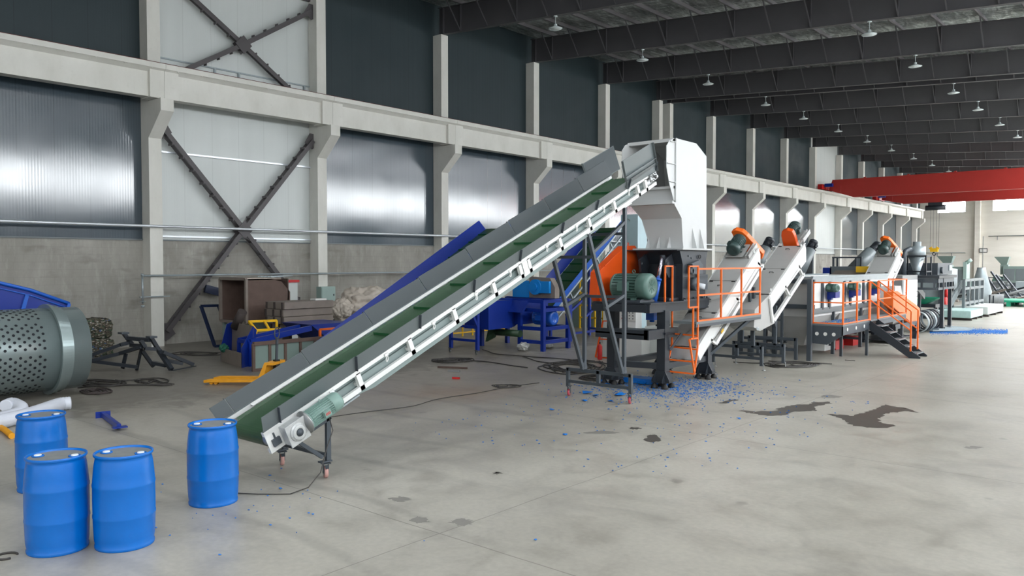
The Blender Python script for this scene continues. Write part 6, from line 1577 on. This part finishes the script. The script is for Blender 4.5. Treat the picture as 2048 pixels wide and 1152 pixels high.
m = MB(); m.box((-12.0, 41.5, .85), (-9.3, 42.5, 1.0))
for x in (-11.9, -9.4): m.bar((x, 42, 0), (x, 42, .85), .15)
m.build('rack', 'machine_black', gt)
# scrap steel yard: many pieces, each its own object
r5 = random.Random(77)
def scrap(x, y, L, ang, z, kind):
    m = MB(); d = V((cos(ang), sin(ang), 0)); a = V((x, y, z)) - d * L / 2; b = a + d * L; a.z = .08; b.z = .08 + r5.choice((0, .25, .5, .9))
    if kind == 0: m.bar(a, b, .12, .1)
    elif kind == 1: m.tube([a + V((0, 0, .08)), b + V((0, 0, .08))], .09, 8)
    else: m.channel(a + V((0, 0, .05)), b + V((0, 0, .05)), .2, .14, .02)
    return m
n_ = 0
tones = [('scrap_grey', 'dark'), ('galv', 'pale'), ('rust_light', 'brown'), ('dark_grey_paint', 'slate')]
for i in range(34):
    x = r5.uniform(-14.5, -9.0); y = r5.uniform(66, 79); mt, tn = tones[i % 4]; k = i % 3
    o = scrap(x, y, r5.uniform(1.5, 3.6), r5.uniform(-.5, 1.6), .06, k).build('scrap_steel', mt)
    tag(o, '%s length of scrap steel in the heap on the floor before the extruders' % tn, 'scrap', 'scrap steel lengths before the extruders, %s' % tn)
for i, (px, py, Y_, h_) in enumerate(((1985, 560, 68, 2.3), (2010, 565, 72, 2.0))):
    t = thing('scrap_ladder', ['tall tilted ladder shaped steel frame in the scrap heap, left one', 'tilted ladder shaped steel frame in the scrap heap, right one'][i], 'frame', (0, 0, 0))
    a = qy(px, py, Y_); m = MB(); a.z = 0.1
    for dx in (0, .5): m.bar((a.x + dx - .6, Y_, h_), (a.x + dx + .9, Y_ - .6, .05), .12)
    for f in (.2, .4, .6, .8): m.bar((a.x - .6 + 1.5 * f, Y_ - .6 * f, h_ * (1 - f) + .05 * f), (a.x - .1 + 1.5 * f, Y_ - .6 * f, h_ * (1 - f) + .05 * f), .07)
    t.location = (a.x, Y_, 0); m.build('rails', 'dark_grey_paint', t)
m = MB(); m.tube([(-11.6, 60.5, .5), (-9.6, 60.9, .45)], .42, 18); tag(m.build('steel_pipe', 'scrap_grey'), 'short wide dark pipe in front of the scrap heap', 'pipe')
for i in range(4):
    x = -16.5 + i * 2.3; m = MB(); m.box((x, 80 + i * .5, .0), (x + 1.8, 81.4 + i * .5, 1.3)); tag(m.build('machine_part', ['cabinet_green', 'scrap_grey', 'galv', 'ext_green'][i], bevel=.03), 'boxy grey machine part standing in the rear stock area, number %s from the left' % ['one', 'two', 'three', 'four'][i], 'machine part')

# ================================================================ ON THE FLOOR: SHREDDED PLASTIC, STAINS
def flake(x, y, s_, flat=True):
    m = MB(); n = 6; ang = r5.uniform(0, 6); vs = []
    for k in range(n): a = ang + 2 * pi * k / n; q = s_ * r5.uniform(.5, 1.2); vs.append((x + q * cos(a), y + q * sin(a) * .8, .004 + r5.uniform(0, .35) * s_))
    vs.append((x, y, .35 * s_ + .006)); b = [(p[0], p[1], p[2] + .004) for p in vs]
    m.raw(vs[:n] + [(x, y, .002)] + b, [(k, (k + 1) % n, n) for k in range(n)] + [(n + 1 + k, n + 1 + (k + 1) % n, 2 * n + 1) for k in range(n)] + [(k, (k + 1) % n, n + 1 + (k + 1) % n, n + 1 + k) for k in range(n)])
    return m
def flake_stuff(nm, lab, pts, mt='scrap_blue'):
    mb = MB()
    for (x, y, s_) in pts:
        f = flake(x, y, s_); o = len(mb.v); mb.v += f.v
        for q in f.f: mb.f.append([i + o for i in q]); mb.mi.append(0); mb.sm.append(False)
    return tag(mb.build(nm, mt, fix=False), lab, 'plastic flakes', None, 'stuff')
pts = []
for i in range(1500):   # scatter under and around the crusher
    x = r5.gauss(-9.4, .9); y = r5.gauss(16.9, 1.1)
    if y > 20.5 or x < -12.5: continue
    pts.append((x, y, r5.choice((.012, .015, .02, .03))))
for i in range(260): pts.append((r5.uniform(-11, -5), r5.uniform(9.5, 18), r5.choice((.008, .012, .016, .022))))
for i in range(40): pts.append((r5.gauss(-8.6, .7), r5.gauss(5.3, .7), r5.choice((.008, .012, .018))))
flake_stuff('plastic_flakes', 'scattered small blue plastic flakes on the floor around the crusher', pts)
pts = []
for i in range(4500):
    u = r5.random(); a = qz(1860 + 155 * u ** 1.3, 664 + (r5.gauss(0, 3.2)) * (1 - .35 * u) - 3 + 3 * u); pts.append((a.x, a.y, r5.choice((.012, .018, .025))))
flake_stuff('plastic_granulate', 'long patch of fine blue plastic granulate on the floor beyond the stairs', pts)
pts = [(r5.uniform(WX0 + .05, WX1 - .05), r5.uniform(24.6, 26.9), .02) for i in range(160)]
mb = MB()
pts2 = []
for x, y, s_ in pts:
    f = flake(x, y, s_); o = len(mb.v); mb.v += [p + V((0, 0, WZ + .002)) for p in f.v]
    for q in f.f: mb.f.append([i + o for i in q]); mb.mi.append(0); mb.sm.append(False)
tag(mb.build('plastic_flakes', 'scrap_blue', fix=False), 'blue plastic flakes lying on the walkway deck', 'plastic flakes', None, 'stuff')
big = [(1205, 764, .16), (1213, 769, .1), (1238, 791, .16), (1285, 768, .22), (1300, 765, .2), (1175, 787, .14), (1192, 792, .1), (1170, 803, .1), (1342, 768, .12), (1330, 758, .1), (1222, 803, .08), (1102, 820, .07), (1246, 765, .1), (1480, 787, .06), (1478, 838, .05), (1130, 870, .05), (560, 978, .03), (540, 952, .025), (1070, 1081, .03)]
FR = ['torn blue drum fragment, leftmost of the pile behind the front crusher leg', 'small torn blue fragment just below the leftmost one behind the front crusher leg', 'large curled blue fragment by the right caster of the conveyor support',
      'wide torn blue fragment left of the front crusher leg', 'widest torn blue fragment touching the front crusher leg', 'curled blue fragment between the two conveyor support casters, upper one', 'curled blue fragment between the two casters, right of the upper one',
      'small blue fragment between the two casters, lowest one', 'torn blue fragment just right of the front crusher leg', 'small blue fragment behind and right of the front crusher leg', 'blue fragment in front of the middle of the conveyor support base', 'blue fragment on the floor left of the conveyor support casters', 'blue fragment just behind the conveyor support base',
      'stray blue fragment on the floor right of the crusher, near the screw stand', 'stray blue fragment left of the small wet stains', 'stray blue fragment on the open floor in front of the conveyor support', 'stray blue fragment beside the lone drum', 'stray blue fragment behind the lone drum fragment near the conveyor tail', 'stray blue fragment in the lowest foreground of the floor']
for i, (px, py, s_) in enumerate(big):
    p = qz(px, py); o = flake(p.x, p.y, s_).build('drum_fragment', 'scrap_blue')
    tag(o, FR[i], 'plastic fragment', 'larger blue plastic fragments on the floor')
# wet stains and marks
mat('wet_stain', (76, 72, 67), .4, var=.15, scale=6, spec=.3)
mat('dry_stain', (124, 121, 115), .5, var=.15, scale=6)
def stain(poly, lab, mt='wet_stain', seed=1):
    rr = random.Random(seed); P = [qz(px, py) for px, py in poly]; out = []
    for a, b in zip(P, P[1:] + P[:1]):
        n = max(2, int((b - a).length / .07))
        for i in range(n):
            q = a.lerp(b, i / n); w_ = 0 if i == 0 else .05; out.append(q + V((rr.uniform(-w_, w_), rr.uniform(-w_, w_), 0)))
    bm = bmesh.new(); f = bm.faces.new([bm.verts.new((p.x, p.y, .0015)) for p in out]); bmesh.ops.triangulate(bm, faces=[f]); bm.verts.index_update()
    m = MB(); m.raw([v.co.copy() for v in bm.verts], [[v.index for v in f_.verts] for f_ in bm.faces]); bm.free(); o = m.build('floor_stain', mt)
    for p_ in o.data.polygons:
        if p_.normal.z < 0: o.data.flip_normals(); break
    return tag(o, lab, 'stain')
stain([(1500, 825), (1517, 830), (1545, 832), (1572, 830), (1590, 823), (1632, 822), (1628, 814), (1650, 808), (1666, 807), (1655, 803), (1630, 804), (1618, 809), (1590, 810), (1562, 815), (1548, 822), (1520, 822)], 'left wet dark stain on the concrete floor in front of the tank', seed=2)
stain([(1652, 828), (1672, 833), (1690, 842), (1705, 852), (1740, 855), (1775, 856), (1790, 851), (1762, 846), (1755, 838), (1770, 828), (1810, 822), (1840, 826), (1818, 818), (1790, 813), (1770, 809), (1758, 814), (1738, 822), (1718, 828), (1700, 832), (1680, 829)], 'right larger wet dark stain on the concrete floor in front of the tank', seed=3)
stain([(1434, 806), (1452, 807), (1462, 803), (1478, 800), (1466, 799), (1450, 802)], 'small wet stain on the floor before the screw conveyor stand', seed=4)
stain([(1476, 822), (1492, 826), (1510, 823), (1492, 821)], 'tiny wet stain left of the two large floor stains', seed=5)
for i, (px, py, w_, h_) in enumerate([(1305, 877, 16, 8), (995, 946, 7, 2.2), (1270, 857, 12, 2.2), (800, 999, 22, 5), (925, 1044, 22, 7), (840, 1040, 18, 6), (1205, 865, 34, 3), (1660, 793, 20, 3), (1945, 895, 18, 3)]):
    poly = [(px + w_ * cos(t) * (1 + .25 * sin(3 * t + i)), py + h_ * sin(t)) for t in [2 * pi * k / 14 for k in range(14)]]
    stain(poly, ['dark oil spot on the floor between conveyor support and the camera', 'small black hole like spot on the open floor', 'flat dark oval mark near the conveyor casters', 'grey smudge on the floor right of the conveyor tail', 'grey smudge on the floor joint in the foreground', 'faint grey scuff in the foreground left of the joint', 'long thin grey streak before the conveyor casters', 'thin grey streak behind the wet stains', 'grey scuff near the right edge of the floor'][i], 'wet_stain' if i < 3 else 'dry_stain', seed=10 + i)
m = MB(); p = qz(12, 1112, .012); m.torus(p, (0, 0, 1), .1, .012, 14, 6, .5, 5.6); tag(m.build('rubber_ring', 'cable_black'), 'small open black rubber ring on the floor at the lower left edge', 'ring')
for i, (px, py, L_, c_) in enumerate(((908, 742, .35, 'steel'), (912, 756, .2, 'red_paint'), (905, 735, .9, 'rust'))):
    p = qz(px, py, .03); m = MB(); m.bar(p - V((L_ / 2 * .9, L_ / 2 * .4, 0)), p + V((L_ / 2 * .9, L_ / 2 * .4, 0)), .05); tag(m.build('hand_tool', c_), ['short steel tool on the rust stained floor', 'red handled tool on the rust stained floor', 'long brown steel bar on the rust stained floor'][i], 'tool')
m = MB(); a = V((-10.9, 16.9, .01)); m.prism([a, a + V((1.1, .1, 0)), a + V((1.0, .5, .0)), a + V((.1, .45, 0)), ], (0, 0, .12)); tag(m.build('blue_sheet_piece', 'scrap_blue'), 'large torn blue plastic sheet piece under the crusher frame', 'plastic sheet')
